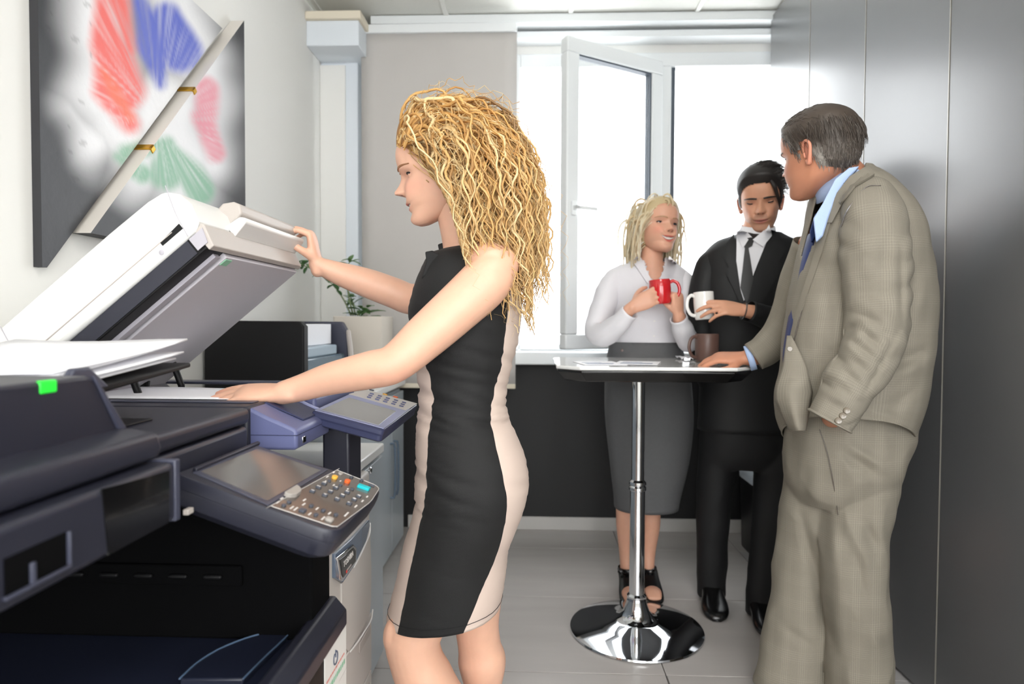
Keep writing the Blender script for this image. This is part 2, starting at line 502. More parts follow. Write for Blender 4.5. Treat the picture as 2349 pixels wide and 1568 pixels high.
# ------------------------------------------------------------------ cabinets along the left wall
def cabinet(name, x0, x1, y0, y1, z1, label, ndoor, lock=None):
    t = thing(name, ((x0 + x1) / 2, (y0 + y1) / 2, 0), label, 'cabinet', 'low grey cabinets along the left wall')
    part_box('body', 'cab_grey', t, (x0, x1 - 0.02, y0 + 0.002, y1 - 0.002, 0.0, z1 - 0.025), 0.002)
    w = (y1 - y0) / ndoor
    for i in range(ndoor):
        a = y0 + w * i
        d = part_box('door', 'cab_grey', t, (x1 - 0.0195, x1, a + 0.004, a + w - 0.004, 0.03, z1 - 0.035), 0.002)
        s = a + w - 0.035 if i % 2 == 0 else a + 0.035
        if not lock:
         h = MB(); h.tube([(x1 + 0.001, s, z1 - 0.52), (x1 + 0.022, s, z1 - 0.50), (x1 + 0.022, s, z1 - 0.28), (x1 + 0.001, s, z1 - 0.26)], [0.006] * 4, 8, 3)
         h.build('handle', 'handle_blue', d)
        if lock and i == 0:
            l = MB(); l.lathe([(0, 0.006), (0.008, 0.006), (0.011, 0.003), (0.011, -0.001)], (x1, lock[0], lock[1]), 16, (1, 0, 0)); l.build('lock', 'chrome', d)
    return t
cabinet('low_cabinet', XL + 0.01, -0.70, 2.21, 2.85, 0.83, 'grey low cabinet under the dark printer by the left wall', 2)
cabinet('low_cabinet', XL + 0.01, -0.70, 2.852, 3.405, 0.83, 'grey low cabinet under the plant pot in the far left corner', 2)
MB().box(XL + 0.005, -0.69, 2.205, 3.412, 0.826, 0.856).build('worktop', 'cab_top', None, bevel=0.004)
tag(bpy.data.objects['worktop'], 'white worktop lying across the two grey cabinets at the left wall', 'worktop')
p = atX(848, 1078, -0.52)
t = cabinet('low_cabinet', XL + 0.01, -0.52, 1.80, 2.19, 0.735, 'grey low cabinet with a round lock behind the white copier', 1, lock=(p.y, p.z))
part_box('top_board', 'cab_top', t, (XL + 0.01, -0.517, 1.798, 2.192, 0.711, 0.742), 0.005)

# ------------------------------------------------------------------ bar table
TX, TY, TZ = 0.395, 2.46, 1.008
t = thing('bar_table', (TX, TY, 0), 'white bar table with black edge on a chrome column and disc foot', 'table')
bx_, by_ = 0.378, 2.44
g = MB(); g.lathe([(0.0, 0.001), (0.245, 0.001), (0.249, 0.005), (0.247, 0.011), (0.21, 0.022), (0.15, 0.034), (0.09, 0.046), (0.062, 0.058), (0.048, 0.078), (0.040, 0.10), (0.036, 0.118), (0.0, 0.118)], (bx_, by_, 0), 64)
g.build('foot_disc', 'chrome', t, smooth=50)
g = MB(); g.lathe([(0.033, 0.11), (0.036, 0.118), (0.036, 0.135), (0.028, 0.142), (0.0275, 0.53), (0.0, 0.53)], (bx_, by_, 0), 32); g.build('lower_column', 'chrome', t)
g = MB(); g.lathe([(0.0275, 0.528), (0.032, 0.532), (0.032, 0.542), (0.0275, 0.548), (0.032, 0.553), (0.031, 0.562), (0.023, 0.57)], (bx_, by_, 0), 32); g.build('collar', 'chrome', t)
g = MB(); g.lathe([(0.0235, 0.55), (0.0235, 0.95), (0.075, 0.955), (0.075, 0.96), (0.0, 0.96)], (bx_, by_, 0), 32); g.build('upper_column', 'chrome', t)
def octo(w, h, c):
    return [(-w + c, -h), (w - c, -h), (w, -h + c), (w, h - c), (w - c, h), (-w + c, h), (-w, h - c), (-w, -h + c)]
g = MB(); g.prism(octo(0.33, 0.315, 0.075), (TX, TY, TZ - 0.012), (1, 0, 0), (0, 1, 0), (0, 0, 0.012)); g.build('tabletop', 'table_white', t, bevel=0.004)
g = MB()
g.grid([[V((TX + a * s, TY + b * s, z)) for a, b in octo(0.33, 0.315, 0.075)] for s, z in ((0.99, TZ - 0.0125), (0.985, TZ - 0.02), (0.90, TZ - 0.052), (0.5, TZ - 0.054))], closed=True, cap=True)
g.build('underside', 'black_gloss', t, smooth=20, bevel=0.004)

# ================================================================== office machines
mat('navy_plastic', (38, 39, 51), 0.42, bump=(0.08, 900))
mat('navy_light', (64, 66, 82), 0.4, bump=(0.06, 900))
mat('black_plastic', (11, 11, 13), 0.55, spec=0.3)
mat('pit_black', (4, 4, 5), 0.9, spec=0.1)
mat('tray_navy', (30, 34, 50), 0.38)
mat('trim_blue', (84, 104, 130), 0.3)
mat('screen', (96, 92, 90), 0.12, spec=0.6)
mat('screen_b', (150, 150, 150), 0.2)
mat('keyplate', (86, 78, 72), 0.22, coat=0.4)
mat('key_dark', (70, 76, 88), 0.35)
mat('key_print', (225, 220, 216), 0.5)
mat('key_grey', (168, 162, 156), 0.4)
mat('key_yellow', (236, 178, 70), 0.35)
mat('key_orange', (236, 104, 44), 0.35)
mat('key_cyan', (10, 190, 200), 0.35)
mat('led_green', (30, 190, 50), 0.4, emit=((50, 255, 70), 0.5))
mat('led_red', (225, 60, 50), 0.4)
mat('paper', (244, 244, 248), 0.7)
mat('white_plastic', (234, 233, 230), 0.38, bump=(0.04, 700))
mat('grey_beige', (186, 178, 172), 0.45)
mat('pad_white', (196, 192, 198), 0.6)
mat('strip_grey', (178, 174, 182), 0.4)
mat('purple_plastic', (98, 103, 142), 0.4, bump=(0.06, 900))
mat('purple_light', (146, 151, 186), 0.35)
mat('purple_dark', (50, 54, 84), 0.42)
mat('beige_plastic', (200, 194, 188), 0.42)
mat('blue_grey_gloss', (96, 110, 130), 0.2, coat=0.4)
mat('sticker', (232, 230, 226), 0.5)
mat('print_green', (140, 190, 160), 0.6)
mat('print_dark', (70, 76, 96), 0.6)
mat('print_red', (210, 110, 100), 0.6)
mat('smoke_glass', (104, 124, 138), 0.12, spec=0.7)
mat('light_panel', (168, 186, 200), 0.3)
mat('dark_glass', (10, 12, 14), 0.05, coat=0.5)

# ------------------------------------------------------------------ dark copier in the foreground
DY0, DY1 = 0.47, 1.195
dc = thing('office_copier', (-0.75, 0.84, 0), 'dark navy office copier in the foreground with a stack of paper in its feeder', 'copier')
part_box('base_cabinet', 'black_plastic', dc, (-1.13, -0.358, DY0, DY1, 0.0, 0.585), 0.008)
# paper output tray with raised front rim
part_box('output_tray', 'tray_navy', dc, (-1.12, -0.392, DY0, DY1 - 0.01, 0.5855, 0.603), 0.004)
g = MB(); g.prism([(-0.405, 0.5855), (-0.352, 0.5855), (-0.352, 0.615), (-0.374, 0.641), (-0.392, 0.64), (-0.405, 0.612)], (0, DY0, 0), (1, 0, 0), (0, 0, 1), (0, DY1 - DY0, 0))
g.build('tray_rim', 'navy_plastic', dc, bevel=0.004)
g = MB()
pl = [atZ(*q, 0.606) for q in ((412, 1568), (450, 1532), (500, 1500), (560, 1475), (610, 1461), (655, 1455), (664, 1459), (655, 1472), (610, 1515), (558, 1568))]
g.pprism([p - V((0, 0, 0.004)) for p in pl], (0, 0, 0.012)); fin = g.build('tray_fin', 'tray_navy', dc, bevel=0.003)
g = MB(); g.tube([p + V((0, 0, 0.008)) for p in pl], [0.0016] * len(pl), 6, 3); g.build('fin_edge', 'trim_blue', fin)
# cavity
part_box('cavity_wall', 'pit_black', dc, (-1.13, -1.0, DY0, DY1, 0.6035, 0.888), 0.004)
part_box('support_column', 'pit_black', dc, (-0.998, -0.382, 1.09, DY1 - 0.005, 0.6035, 0.845), 0.006)
g = MB(); g.box(-0.9, -0.5, 1.080, 1.0895, 0.70, 0.735); sl = g.build('paper_exit', 'pit_black', dc, bevel=0.003)
for k in range(6):
    g = MB(); g.tube([(-0.86 + 0.06 * k, 1.076, 0.718), (-0.835 + 0.06 * k, 1.076, 0.718)], [0.004, 0.004], 10, 1); g.build('roller', 'black_plastic', sl)
# front cover of the exit unit
fx_ = -0.476
cov = part_box('exit_cover', 'navy_plastic', dc, (-1.0, fx_, DY0, 0.838, 0.888, 0.966), 0.007, 3)
part_box('end_strip', 'navy_light', cov, (fx_ - 0.05, fx_ + 0.001, 0.8385, 0.85, 0.886, 0.968), 0.002)
q = [atX(232, 1122, fx_), atX(386, 1080, fx_), atX(386, 1208, fx_), atX(247, 1280, fx_)]
g = MB(); g.pprism([V((fx_ - 0.001, p.y, max(p.z, 0.8905))) for p in q], (0.0025, 0, 0)); g.build('label_plate', 'black_gloss', cov)
q = [atX(8, 1305, fx_), atX(150, 1246, fx_), atX(150, 1312, fx_), atX(20, 1360, fx_)]
y0, y1 = q[0].y, q[1].y; zz0, zz1 = 0.903, 0.937
g = MB(); g.box(fx_ - 0.0005, fx_ + 0.0012, y0, y1, zz0, zz1); lt = g.build('latch_recess', 'pit_black', cov)
g = MB(); g.box(fx_, fx_ + 0.005, y0 - 0.003, y1 + 0.003, zz0 - 0.003, zz0).box(fx_, fx_ + 0.005, y1, y1 + 0.003, zz0, zz1).box(fx_, fx_ + 0.004, y0 + 0.028, y0 + 0.034, zz0, zz0 + 0.02).build('latch_frame', 'navy_light', lt, bevel=0.001)
# scanner and lid
part_box('scanner_unit', 'navy_plastic', dc, (-1.13, -0.538, DY0, DY1, 0.889, 0.957), 0.008, 3)
lid = part_box('scanner_lid', 'navy_plastic', dc, (-1.13, -0.535, DY0, 1.2, 0.9605, 0.9905), 0.011, 4)
g = MB(); g.prism([(-0.62, 0.968), (-0.498, 0.970), (-0.494, 0.985), (-0.50, 1.004), (-0.53, 1.009), (-0.62, 1.009)], (0, DY0, 0), (1, 0, 0), (0, 0, 1), (0, 0.372, 0))
g.build('front_lip', 'navy_plastic', lid, bevel=0.006, seg=3)
g = MB(); g.box(-0.8, -0.62, 0.86, 1.03, 0.9907, 0.994); g.build('exit_flap', 'black_plastic', lid, bevel=0.002)
# document feeder
fd = MB(); prof = [(DY0, 0.9915), (0.853, 0.9915), (0.857, 1.0), (0.792, 1.077), (0.780, 1.083), (DY0, 1.083)]
fd.prism(prof, (-1.08, 0, 0), (0, 1, 0), (0, 0, 1), (0.53, 0, 0)); fo = fd.build('document_feeder', 'navy_plastic', dc, bevel=0.006, seg=3)
g = MB(); g.prism([(0.84, 0.998), (0.858, 0.998), (0.794, 1.0775), (0.786, 1.083)], (-0.553, 0, 0), (0, 1, 0), (0, 0, 1), (0.006, 0, 0)); g.build('feeder_edge', 'navy_light', fo, bevel=0.002)
q0 = atX(92, 888, -0.549); q1 = atX(131, 866, -0.549)
part_box('status_light', 'led_green', fo, (-0.556, -0.5485, q0.y, q1.y, 1.069, 1.0835), 0.002)
tr = MB(); tr.prism([(0.79, 1.040), (0.795, 1.052), (1.13, 1.078), (1.13, 1.070)], (-0.98, 0, 0), (0, 1, 0), (0, 0, 1), (0.37, 0, 0)); tro = tr.build('feeder_tray', 'black_plastic', fo, bevel=0.003)
g = MB(); g.prism([(0.80, 1.052), (0.83, 1.088), (0.86, 1.088), (0.90, 1.058)], (-0.615, 0, 0), (0, 1, 0), (0, 0, 1), (0.012, 0, 0)); g.build('side_guide', 'navy_light', tro, bevel=0.003)
part_box('tray_bracket', 'black_plastic', tro, (-0.74, -0.66, 0.90, 0.925, 0.991, 1.055), 0.004)
part_box('tray_bracket', 'black_plastic', tro, (-0.78, -0.70, 1.02, 1.035, 0.991, 1.068), 0.004)

# control panel
T = V((-0.522, 1.192, 0.924)); pu = V((0, 1, 0)); pvv = V((0.24, 0, -0.08)).normalized(); pn = pu.cross(pvv); pn = pn if pn.z > 0 else -pn
def dpan(px, py): return atP(px, py, T, pn)
def rounded(pts, rad, n=5):
    out = []
    m = len(pts)
    for i in range(m):
        a, b, c = V(pts[i - 1]), V(pts[i]), V(pts[(i + 1) % m])
        r = min(rad[i], (a - b).length * 0.45, (c - b).length * 0.45)
        if r <= 0: out.append(b); continue
        p, q = b + (a - b).normalized() * r, b + (c - b).normalized() * r
        for k in range(n + 1):
            t = k / n; out.append(p * (1 - t) ** 2 + b * 2 * t * (1 - t) + q * t * t)
    return out
out4 = [dpan(400, 1085), dpan(775, 1226), dpan(884, 1116), dpan(582, 1019)]
pp = rounded(out4, [0.012, 0.035, 0.05, 0.012])
g = MB()
cen = sum(out4, V()) / 4
def shrink(pts, s, off): return [cen + (p - cen) * s + off for p in pts]
g.grid([shrink(pp, 0.80, -pn * 0.060), shrink(pp, 0.955, -pn * 0.044), shrink(pp, 0.995, -pn * 0.022), shrink(pp, 0.995, -pn * 0.019), shrink(pp, 1.0, -pn * 0.018), shrink(pp, 1.0, -pn * 0.005), shrink(pp, 0.985, V((0, 0, 0)))], closed=True, cap=True)
cp = g.build('control_panel', 'navy_plastic', dc, smooth=30, bevel=0.002)
def pslab(pts, d0, d1): return [p + pn * d0 for p in pts], pn * (d1 - d0)
bz = [dpan(*q) for q in ((442, 1084), (590, 1023), (752, 1078), (616, 1160))]
a, d = pslab(bz, -0.0004, 0.0014); MB().pprism(a, d).build('screen_bezel', 'navy_light', cp, bevel=0.001)
sq = [dpan(*q) for q in ((460, 1083), (592, 1030), (735, 1080), (613, 1150))]
a, d = pslab(sq, 0.001, 0.0018); MB().pprism(a, d).build('touch_screen', 'screen', cp)
rg = [dpan(*q) for q in ((440, 1079), (588, 1017), (596, 1020), (450, 1083))]
a, d = pslab(rg, -0.001, 0.006); MB().pprism(a, d).build('screen_ridge', 'navy_plastic', cp, bevel=0.002)
kp = rounded([dpan(*q) for q in ((620, 1162), (772, 1079), (872, 1118), (850, 1152), (770, 1212))], [0.004, 0.004, 0.02, 0.02, 0.012])
a, d = pslab(kp, -0.0004, 0.0014); kpo = MB().pprism(a, d).build('key_plate', 'keyplate', cp, bevel=0.0008)
g = MB(); g.tube([p + pn * 0.0016 for p in kp + [kp[0]]], [0.0005] * (len(kp) + 1), 5, 2, cap=False); g.build('key_plate_line', 'key_print', kpo)
fe = [dpan(*q) for q in ((775, 1226), (884, 1116))]
def key(px, py, wu, wv, m, h=0.0035, r=0.4, name='key', par=None):
    o = dpan(px, py) + pn * 0.001
    k = MB(); rr = min(wu, wv) * r
    k.prism(rrect(wu, wv, rr, 4), o, pu, pvv, pn * h)
    return k.build(name, m, par or kpo, bevel=0.0008)
def c8(x, y): return 580 + x / 6.534, 1040 + y / 6.534
key(*c8(1220, 380), 0.014, 0.010, 'key_yellow', 0.005, 0.48)
key(*c8(1410, 440), 0.014, 0.010, 'key_orange', 0.005, 0.48)
key(*c8(1655, 530), 0.0135, 0.022, 'key_cyan', 0.005, 0.1)
for ch, p in zip('123456789*0#', ((890, 580), (980, 520), (1065, 465), (1075, 640), (1160, 585), (1240, 530), (1260, 700), (1340, 645), (1410, 595), (1440, 765), (1515, 705), (1580, 655))):
    k = key(*c8(*p), 0.010, 0.0085, 'key_dark', 0.003, 0.2)
    o = dpan(*c8(*p)) + pn * 0.0042
    text_obj('digit', ch, 0.0085, o, pu, -pvv, 'key_print', k)
for p in ((1140, 425), (1310, 490), (1485, 550)): key(*c8(*p), 0.007, 0.006, 'key_dark', 0.003, 0.3)
for p in ((460, 795), (540, 745), (870, 800), (1050, 870), (1240, 935), (940, 935), (1475, 370), (1625, 420)): key(*c8(*p), 0.009, 0.0065, 'key_dark', 0.003, 0.48)
key(*c8(740, 870), 0.013, 0.010, 'key_dark', 0.003, 0.3)
key(*c8(1140, 1010), 0.013, 0.012, 'key_grey', 0.004, 0.3)
key(*c8(1310, 315), 0.013, 0.008, 'key_grey', 0.003, 0.48)
key(*c8(1775, 490), 0.006, 0.011, 'key_dark', 0.003, 0.2)
for p, w in zip(((1115, 355), (1085, 425), (770, 705), (760, 770), (960, 835), (1145, 905), (850, 915), (1210, 290), (1540, 800), (1640, 720), (1710, 655), (1400, 920), (640, 840), (580, 820), (430, 680), (1050, 980), (1310, 420), (1210, 480), (1420, 540), (370, 740)),
                (12, 8, 12, 12, 12, 12, 12, 10, 14, 12, 10, 22, 16, 14, 10, 16, 7, 9, 7, 12)):
    key(*c8(*p), w * 0.001, 0.0026, 'key_print', 0.0006, 0.1, 'key_legend')
hm = [dpan(*c8(*q)) for q in ((450, 640), (640, 525), (690, 560), (715, 610), (640, 670), (540, 675))]
a, d = pslab(rounded(hm, [0.003] * 6, 3), 0.001, 0.0075); MB().pprism(a, d).build('dial_key', 'key_grey', kpo, bevel=0.0015)
g = MB(); g.box(-0.53, -0.395, 0.97, 1.19, 0.8455, 0.872); g.build('panel_arm', 'pit_black', dc, bevel=0.01, seg=3)
part_box('panel_catch', 'grey_beige', dc, (-0.50, -0.492, 0.90, 0.915, 0.876, 0.884), 0.001)
# sticker on the front
fX = -0.3575
def fpt(px, py): return atX(px, py, fX)
st = [fpt(744, 1497), fpt(793, 1434), fpt(793, 1510), fpt(744, 1570)]
g = MB(); y0, y1 = st[0].y, st[1].y
g.box(fX - 0.001, fX + 0.0008, y0, y1, 0.498, 0.585 - 0.004); stk = g.build('sticker', 'sticker', dc)
g = MB(); g.box(fX - 0.001, fX + 0.0008, y0 + 0.035, y1, 0.45, 0.4965); stk2 = g.build('sticker', 'sticker', dc)
oc = V((fX + 0.001, y0 + 0.058, 0.552))
g = MB(); n = 20
ring = [oc + V((0, 0.011 * math.sin(a), 0.011 * math.cos(a))) for a in [R(35 + 290 * k / n) for k in range(n + 1)]]
g.tube(ring, [0.0016] * len(ring), 5, 1); g.tube([oc + V((0, 0, 0.002)), oc + V((0, 0, 0.013))], [0.0016, 0.0016], 5, 1); g.build('power_symbol', 'print_dark', stk)
rs = random.Random(2)
for zz, hh, mm_ in ((0.533, 0.0035, 'print_red'), (0.517, 0.010, 'print_green')):      # unreadable lines of print
    g = MB(); yy = y0 + 0.008
    while yy < y1 - 0.014:
        w = rs.uniform(0.004, 0.011); g.box(fX + 0.0007, fX + 0.0011, yy, yy + w, zz - hh / 2 * rs.uniform(0.6, 1), zz + hh / 2); yy += w + rs.uniform(0.0015, 0.003)
    tag(g.build('small_print', mm_, stk), kind='stuff')
g = MB(); oc = V((fX + 0.001, (y0 + 0.035 + y1) / 2, 0.474)); ring = [oc + V((0, 0.007 * math.sin(a), 0.007 * math.cos(a))) for a in [R(360 * k / 16) for k in range(17)]]
g.tube(ring, [0.0012] * 17, 5, 1); g.build('power_symbol', 'print_dark', stk2)

# sheets in the feeder
st = thing('paper_stack', (-0.76, 0.95, 1.07), 'stack of white paper lying in the feeder tray of the dark copier', 'paper')
for k, (dx, dy, dz, rot) in enumerate(((0, 0, 0, 0), (0.004, 0.012, 0.004, 1.2), (-0.006, -0.006, 0.0085, -1.5), (0.002, 0.02, 0.0125, 2.5))):
    P = []
    for i in range(9):
        s = i / 8; y = 0.80 + 0.30 * s + dy
        zz = 1.064 + 0.026 * s + dz * 1.3 + 0.010 * (s ** 3) * (k / 3)
        row = []
        for j in range(7):
            x = -0.93 + 0.31 * j / 6 + dx + math.tan(R(rot)) * (y - 0.95)
            row.append(V((x, y, zz + 0.003 * math.sin(j * 0.8 + k))))
        P.append(row)
    g = MB(); g.grid(P); g.build('sheet', 'paper', st, solid=0.003, smooth=60)

# ------------------------------------------------------------------ white copier with the raised lid
wc = thing('office_copier', (-0.8, 1.5, 0), 'white copier with raised lid the curly-haired woman is using', 'copier')
part_box('body', 'beige_plastic', wc, (-1.135, -0.458, 1.25, 1.775, 0.0, 0.745), 0.012, 3)
part_box('rear_tower', 'beige_plastic', wc, (-1.135, -0.85, 1.25, 1.775, 0.7455, 0.90), 0.006)
et = part_box('exit_tray', 'white_plastic', wc, (-0.848, -0.50, 1.26, 1.77, 0.7455, 0.80), 0.016, 4)
for k in range(6):
    part_box('tray_slot', 'strip_grey', et, (-0.80, -0.52, 1.40 + 0.03 * k, 1.408 + 0.03 * k, 0.7995, 0.8012), 0.0)
sc_ = MB(); sc_.box(-1.135, -0.56, 1.245, 1.775, 0.9005, 0.985); scn = sc_.build('scanner_unit', 'navy_plastic', wc, bevel=0.008, seg=3)
g = MB(); g.box(-1.09, -0.60, 1.335, 1.70, 0.9852, 0.9865); g.build('platen_glass', 'dark_glass', scn)
g = MB(); g.box(-1.1, -0.575, 1.715, 1.768, 0.9852, 0.990).box(-1.1, -0.575, 1.30, 1.33, 0.9852, 0.9875); g.build('platen_frame', 'navy_light', scn, bevel=0.002)
# purple front of the scanner with usb port and pocket
g = MB(); g.prism([(-0.62, 0.899), (-0.472, 0.899), (-0.468, 0.905), (-0.468, 0.938), (-0.476, 0.943), (-0.53, 0.966), (-0.56, 0.981), (-0.60, 0.984), (-0.62, 0.984)], (0, 1.255, 0), (1, 0, 0), (0, 0, 1), (0, 0.20, 0))
fb = g.build('scanner_front', 'purple_plastic', wc, bevel=0.006, seg=3)
part_box('front_seam', 'purple_dark', fb, (-0.6, -0.4675, 1.2545, 1.4555, 0.928, 0.9295), 0)
part_box('usb_port', 'chrome', fb, (-0.47, -0.4668, 1.285, 1.303, 0.908, 0.921), 0.001)
part_box('usb_slot', 'pit_black', fb, (-0.4675, -0.4662, 1.289, 1.299, 0.911, 0.918), 0.0)
g = MB(); g.prism([(-0.565, 0.9825), (-0.482, 0.9475), (-0.482, 0.950), (-0.562, 0.985)], (0, 1.33, 0), (1, 0, 0), (0, 0, 1), (0, 0.11, 0)); g.build('pocket', 'purple_dark', fb)
g = MB(); g.prism([(-0.57, 0.984), (-0.478, 0.944), (-0.474, 0.952), (-0.566, 0.992)], (0, 1.44, 0), (1, 0, 0), (0, 0, 1), (0, 0.008, 0)); g.build('pocket_rim', 'purple_light', fb, bevel=0.002)
g = MB(); g.box(-0.62, -0.50, 1.458, 1.775, 0.9, 0.981); g.build('scanner_front', 'purple_plastic', wc, bevel=0.008, seg=3)
# its control panel
Lp, Bp, Rp = atY(716, 941, 1.40), atY(881, 986, 1.40), atY(960, 926, 1.80)
wn = (Bp - Lp).cross(Rp - Bp).normalized(); wn = wn if wn.z > 0 else -wn
def wpan(px, py): return atP(px, py, Lp, wn)
w4 = [wpan(716, 941), wpan(881, 986), wpan(960, 926), wpan(836, 892)]
pw = rounded(w4, [0.006, 0.012, 0.02, 0.01]); wcen = sum(w4, V()) / 4
def wsh(s, o): return [wcen + (p - wcen) * s + wn * o for p in pw]
g = MB(); g.grid([wsh(0.9, -0.034), wsh(0.985, -0.028), wsh(0.99, -0.015), wsh(1.0, -0.013), wsh(1.0, -0.004), wsh(0.985, 0)], closed=True, cap=True)
wp = g.build('control_panel', 'purple_dark', wc, smooth=30, bevel=0.0015)
def wslab(pxs, d0, d1, name, m, par, bevel=0.0):
    pts = [wpan(*q) + wn * d0 for q in pxs]
    return MB().pprism(pts, wn * (d1 - d0)).build(name, m, par, bevel=bevel)
wslab(((722, 941), (880, 983), (940, 938), (800, 905)), -0.0004, 0.0012, 'panel_face', 'purple_light', wp, 0.0006)
wslab(((800, 904), (930, 942), (957, 926), (838, 894)), -0.0004, 0.0016, 'key_plate', 'beige_plastic', wp, 0.0006)
wslab(((737, 941), (800, 913), (908, 944), (868, 976)), 0.001, 0.0022, 'touch_screen', 'screen_b', wp, 0.0003)
wu = (w4[3] - w4[0]).normalized(); wv = (w4[1] - w4[0]).normalized()
for i in range(5):
    for j in range(3):
        px = 846 + i * 18.5 + j * 3.2; py = 913 + i * 5.0 - j * 4.2
        k = MB(); k.prism(rrect(0.007, 0.011, 0.002, 3), wpan(px, py) + wn * 0.001, wu, wv, wn * 0.003); k.build('key', 'purple_plastic', wp)
for px, py, m in ((883, 906, 'key_yellow'), (907, 912, 'key_orange'), (852, 896, 'key_dark')):
    k = MB(); k.prism(rrect(0.009, 0.013, 0.003, 3), wpan(px, py) + wn * 0.001, wu, wv, wn * 0.003); k.build('key', m, wp)
part_box('panel_column', 'navy_plastic', wc, (-0.4995, -0.436, 1.50, 1.605, 0.7455, 0.905), 0.006, 3)
# lid
la = R(39.6); LE = V((math.cos(la), 0, math.sin(la))); LN = V((-math.sin(la), 0, math.cos(la))); LO = V((-1.04, 0, 0.995)) - LE * 0.04 - LN * 0.02
LO = V((-1.04, 0, 0.945))
def lp(e, n, y): return LO + LE * e + LN * n + V((0, y, 0))
def lprism(poly, y0, y1, name, m, par, bevel=0.003, seg=3):
    g = MB(); g.prism(poly, LO + V((0, y0, 0)), LE, LN, (0, y1 - y0, 0)); return g.build(name, m, par, bevel=bevel, seg=seg)
ld = lprism([(0.06, 0.048), (0.535, 0.048), (0.552, 0.06), (0.562, 0.095), (0.556, 0.125), (0.538, 0.146), (0.50, 0.152), (0.40, 0.154), (-0.02, 0.152), (-0.03, 0.13)], 1.235, 1.715, 'lid', 'white_plastic', wc, 0.010, 4)
lprism([(0.08, 0.012), (0.533, 0.012), (0.533, 0.049), (0.08, 0.049)], 1.246, 1.712, 'lid_underframe', 'black_plastic', ld, 0.002)
lprism([(0.05, 0.0), (0.528, 0.0), (0.528, 0.013), (0.05, 0.013)], 1.315, 1.705, 'pressure_pad', 'pad_white', ld, 0.002)
lprism([(0.09, 0.004), (0.52, 0.004), (0.52, 0.013), (0.09, 0.013)], 1.285, 1.306, 'scan_strip', 'strip_grey', ld, 0.001)
lprism([(0.09, 0.016), (0.51, 0.016), (0.51, 0.047), (0.09, 0.047)], 1.2445, 1.2465, 'strip_rail', 'navy_plastic', ld, 0.0)
lprism([(0.532, 0.006), (0.545, 0.006), (0.556, 0.05), (0.552, 0.056), (0.532, 0.049)], 1.243, 1.714, 'lid_front', 'grey_beige', ld, 0.002)
lprism([(0.515, 0.018), (0.54, 0.018), (0.55, 0.046), (0.515, 0.046)], 1.241, 1.2425, 'corner_plate', 'strip_grey', ld, 0.0)
lprism([(0.505, -0.002), (0.523, -0.002), (0.523, 0.006), (0.505, 0.006)], 1.318, 1.345, 'green_tab', 'print_green', ld, 0.001)
lprism([(0.552, 0.122), (0.572, 0.124), (0.592, 0.112), (0.600, 0.098), (0.590, 0.080), (0.552, 0.074)], 1.39, 1.712, 'handle', 'grey_beige', ld, 0.005)
lprism([(0.552, 0.072), (0.588, 0.068), (0.597, 0.058), (0.592, 0.050), (0.552, 0.042)], 1.365, 1.712, 'handle_lip', 'white_plastic', ld, 0.004)
lprism([(0.30, 0.1535), (0.50, 0.1535), (0.49, 0.166), (0.31, 0.172)], 1.50, 1.70, 'document_tray', 'white_plastic', ld, 0.005)
g = MB(); g.tube([lp(0.548, 0.150, 1.2345), lp(0.53, 0.098, 1.2345), lp(0.52, 0.049, 1.2345)], [0.0009] * 3, 5, 4); g.build('seam', 'strip_grey', ld)
g = MB(); g.tube([lp(0.10, 0.074, 1.2345), lp(0.50, 0.074, 1.2345)], [0.0013] * 2, 5, 4); g.build('seam', 'grey_beige', ld)
g = MB(); g.tube([lp(0.12, 0.152, 1.2345), lp(0.10, 0.049, 1.2345)], [0.0009] * 2, 5, 4); g.build('seam', 'strip_grey', ld)
g = MB(); g.pprism([lp(0.47, 0.066, 1.2338), lp(0.522, 0.066, 1.2338), lp(0.522, 0.078, 1.2338), lp(0.47, 0.074, 1.2338)], (0, 0.002, 0)); g.build('vent_slot', 'black_plastic', ld)
g = MB(); g.lathe([(0, 0.001), (0.004, 0.001), (0.0055, 0)], lp(0.46, 0.058, 1.2345), 14, (0, -1, 0)); g.build('screw', 'strip_grey', ld)
for yy in (1.42, 1.60):
    g = MB(); g.tube([lp(0.10, 0.03, yy), (-0.99, yy, 0.985)], [0.016, 0.016], 10, 2); g.tube([lp(0.16, 0.015, yy + 0.02), (-0.90, yy + 0.02, 0.988)], [0.008, 0.008], 10, 2); g.build('hinge', 'black_plastic', wc)
# front panels of the body
bX = -0.4575
def bpoly(pxs, h, name, m, par, bevel=0.0015, rad=None, x0=bX):
    pts = [atX(*q, x0) for q in pxs]
    if rad: pts = rounded(pts, rad, 5)
    return MB().pprism([p - V((0.001, 0, 0)) for p in pts], (h + 0.001, 0, 0)).build(name, m, par, bevel=bevel)
fd_ = bpoly(((780, 1338), (806, 1300), (836, 1238), (845, 1196), (849, 1300), (848, 1400), (832, 1446), (798, 1494), (781, 1480)), 0.004, 'front_door', 'beige_plastic', wc, rad=[0, 0.01, 0.02, 0, 0, 0.04, 0.04, 0, 0])
bpoly(((762, 1270), (800, 1236), (842, 1192), (843, 1205), (834, 1240), (806, 1298), (780, 1336), (762, 1325)), 0.007, 'fascia', 'blue_grey_gloss', wc)
bd = bpoly(((762, 1278), (800, 1248), (807, 1256), (807, 1288), (775, 1332), (770, 1328)), 0.012, 'badge', 'chrome', wc, 0.002)
bpoly(((767, 1283), (799, 1256), (804, 1262), (804, 1286), (775, 1324), (772, 1318)), 0.0135, 'badge_plate', 'black_gloss', bd, 0.001)
cc = atX(786, 1283, bX); dirv = (atX(800, 1270, bX) - atX(772, 1296, bX)).normalized()
text_obj('lettering', 'TOSHIBA', 0.0195, cc + V((0.0145, 0, 0.002)), (0, 1, 0), (0, 0, 1), 'key_print', bd)
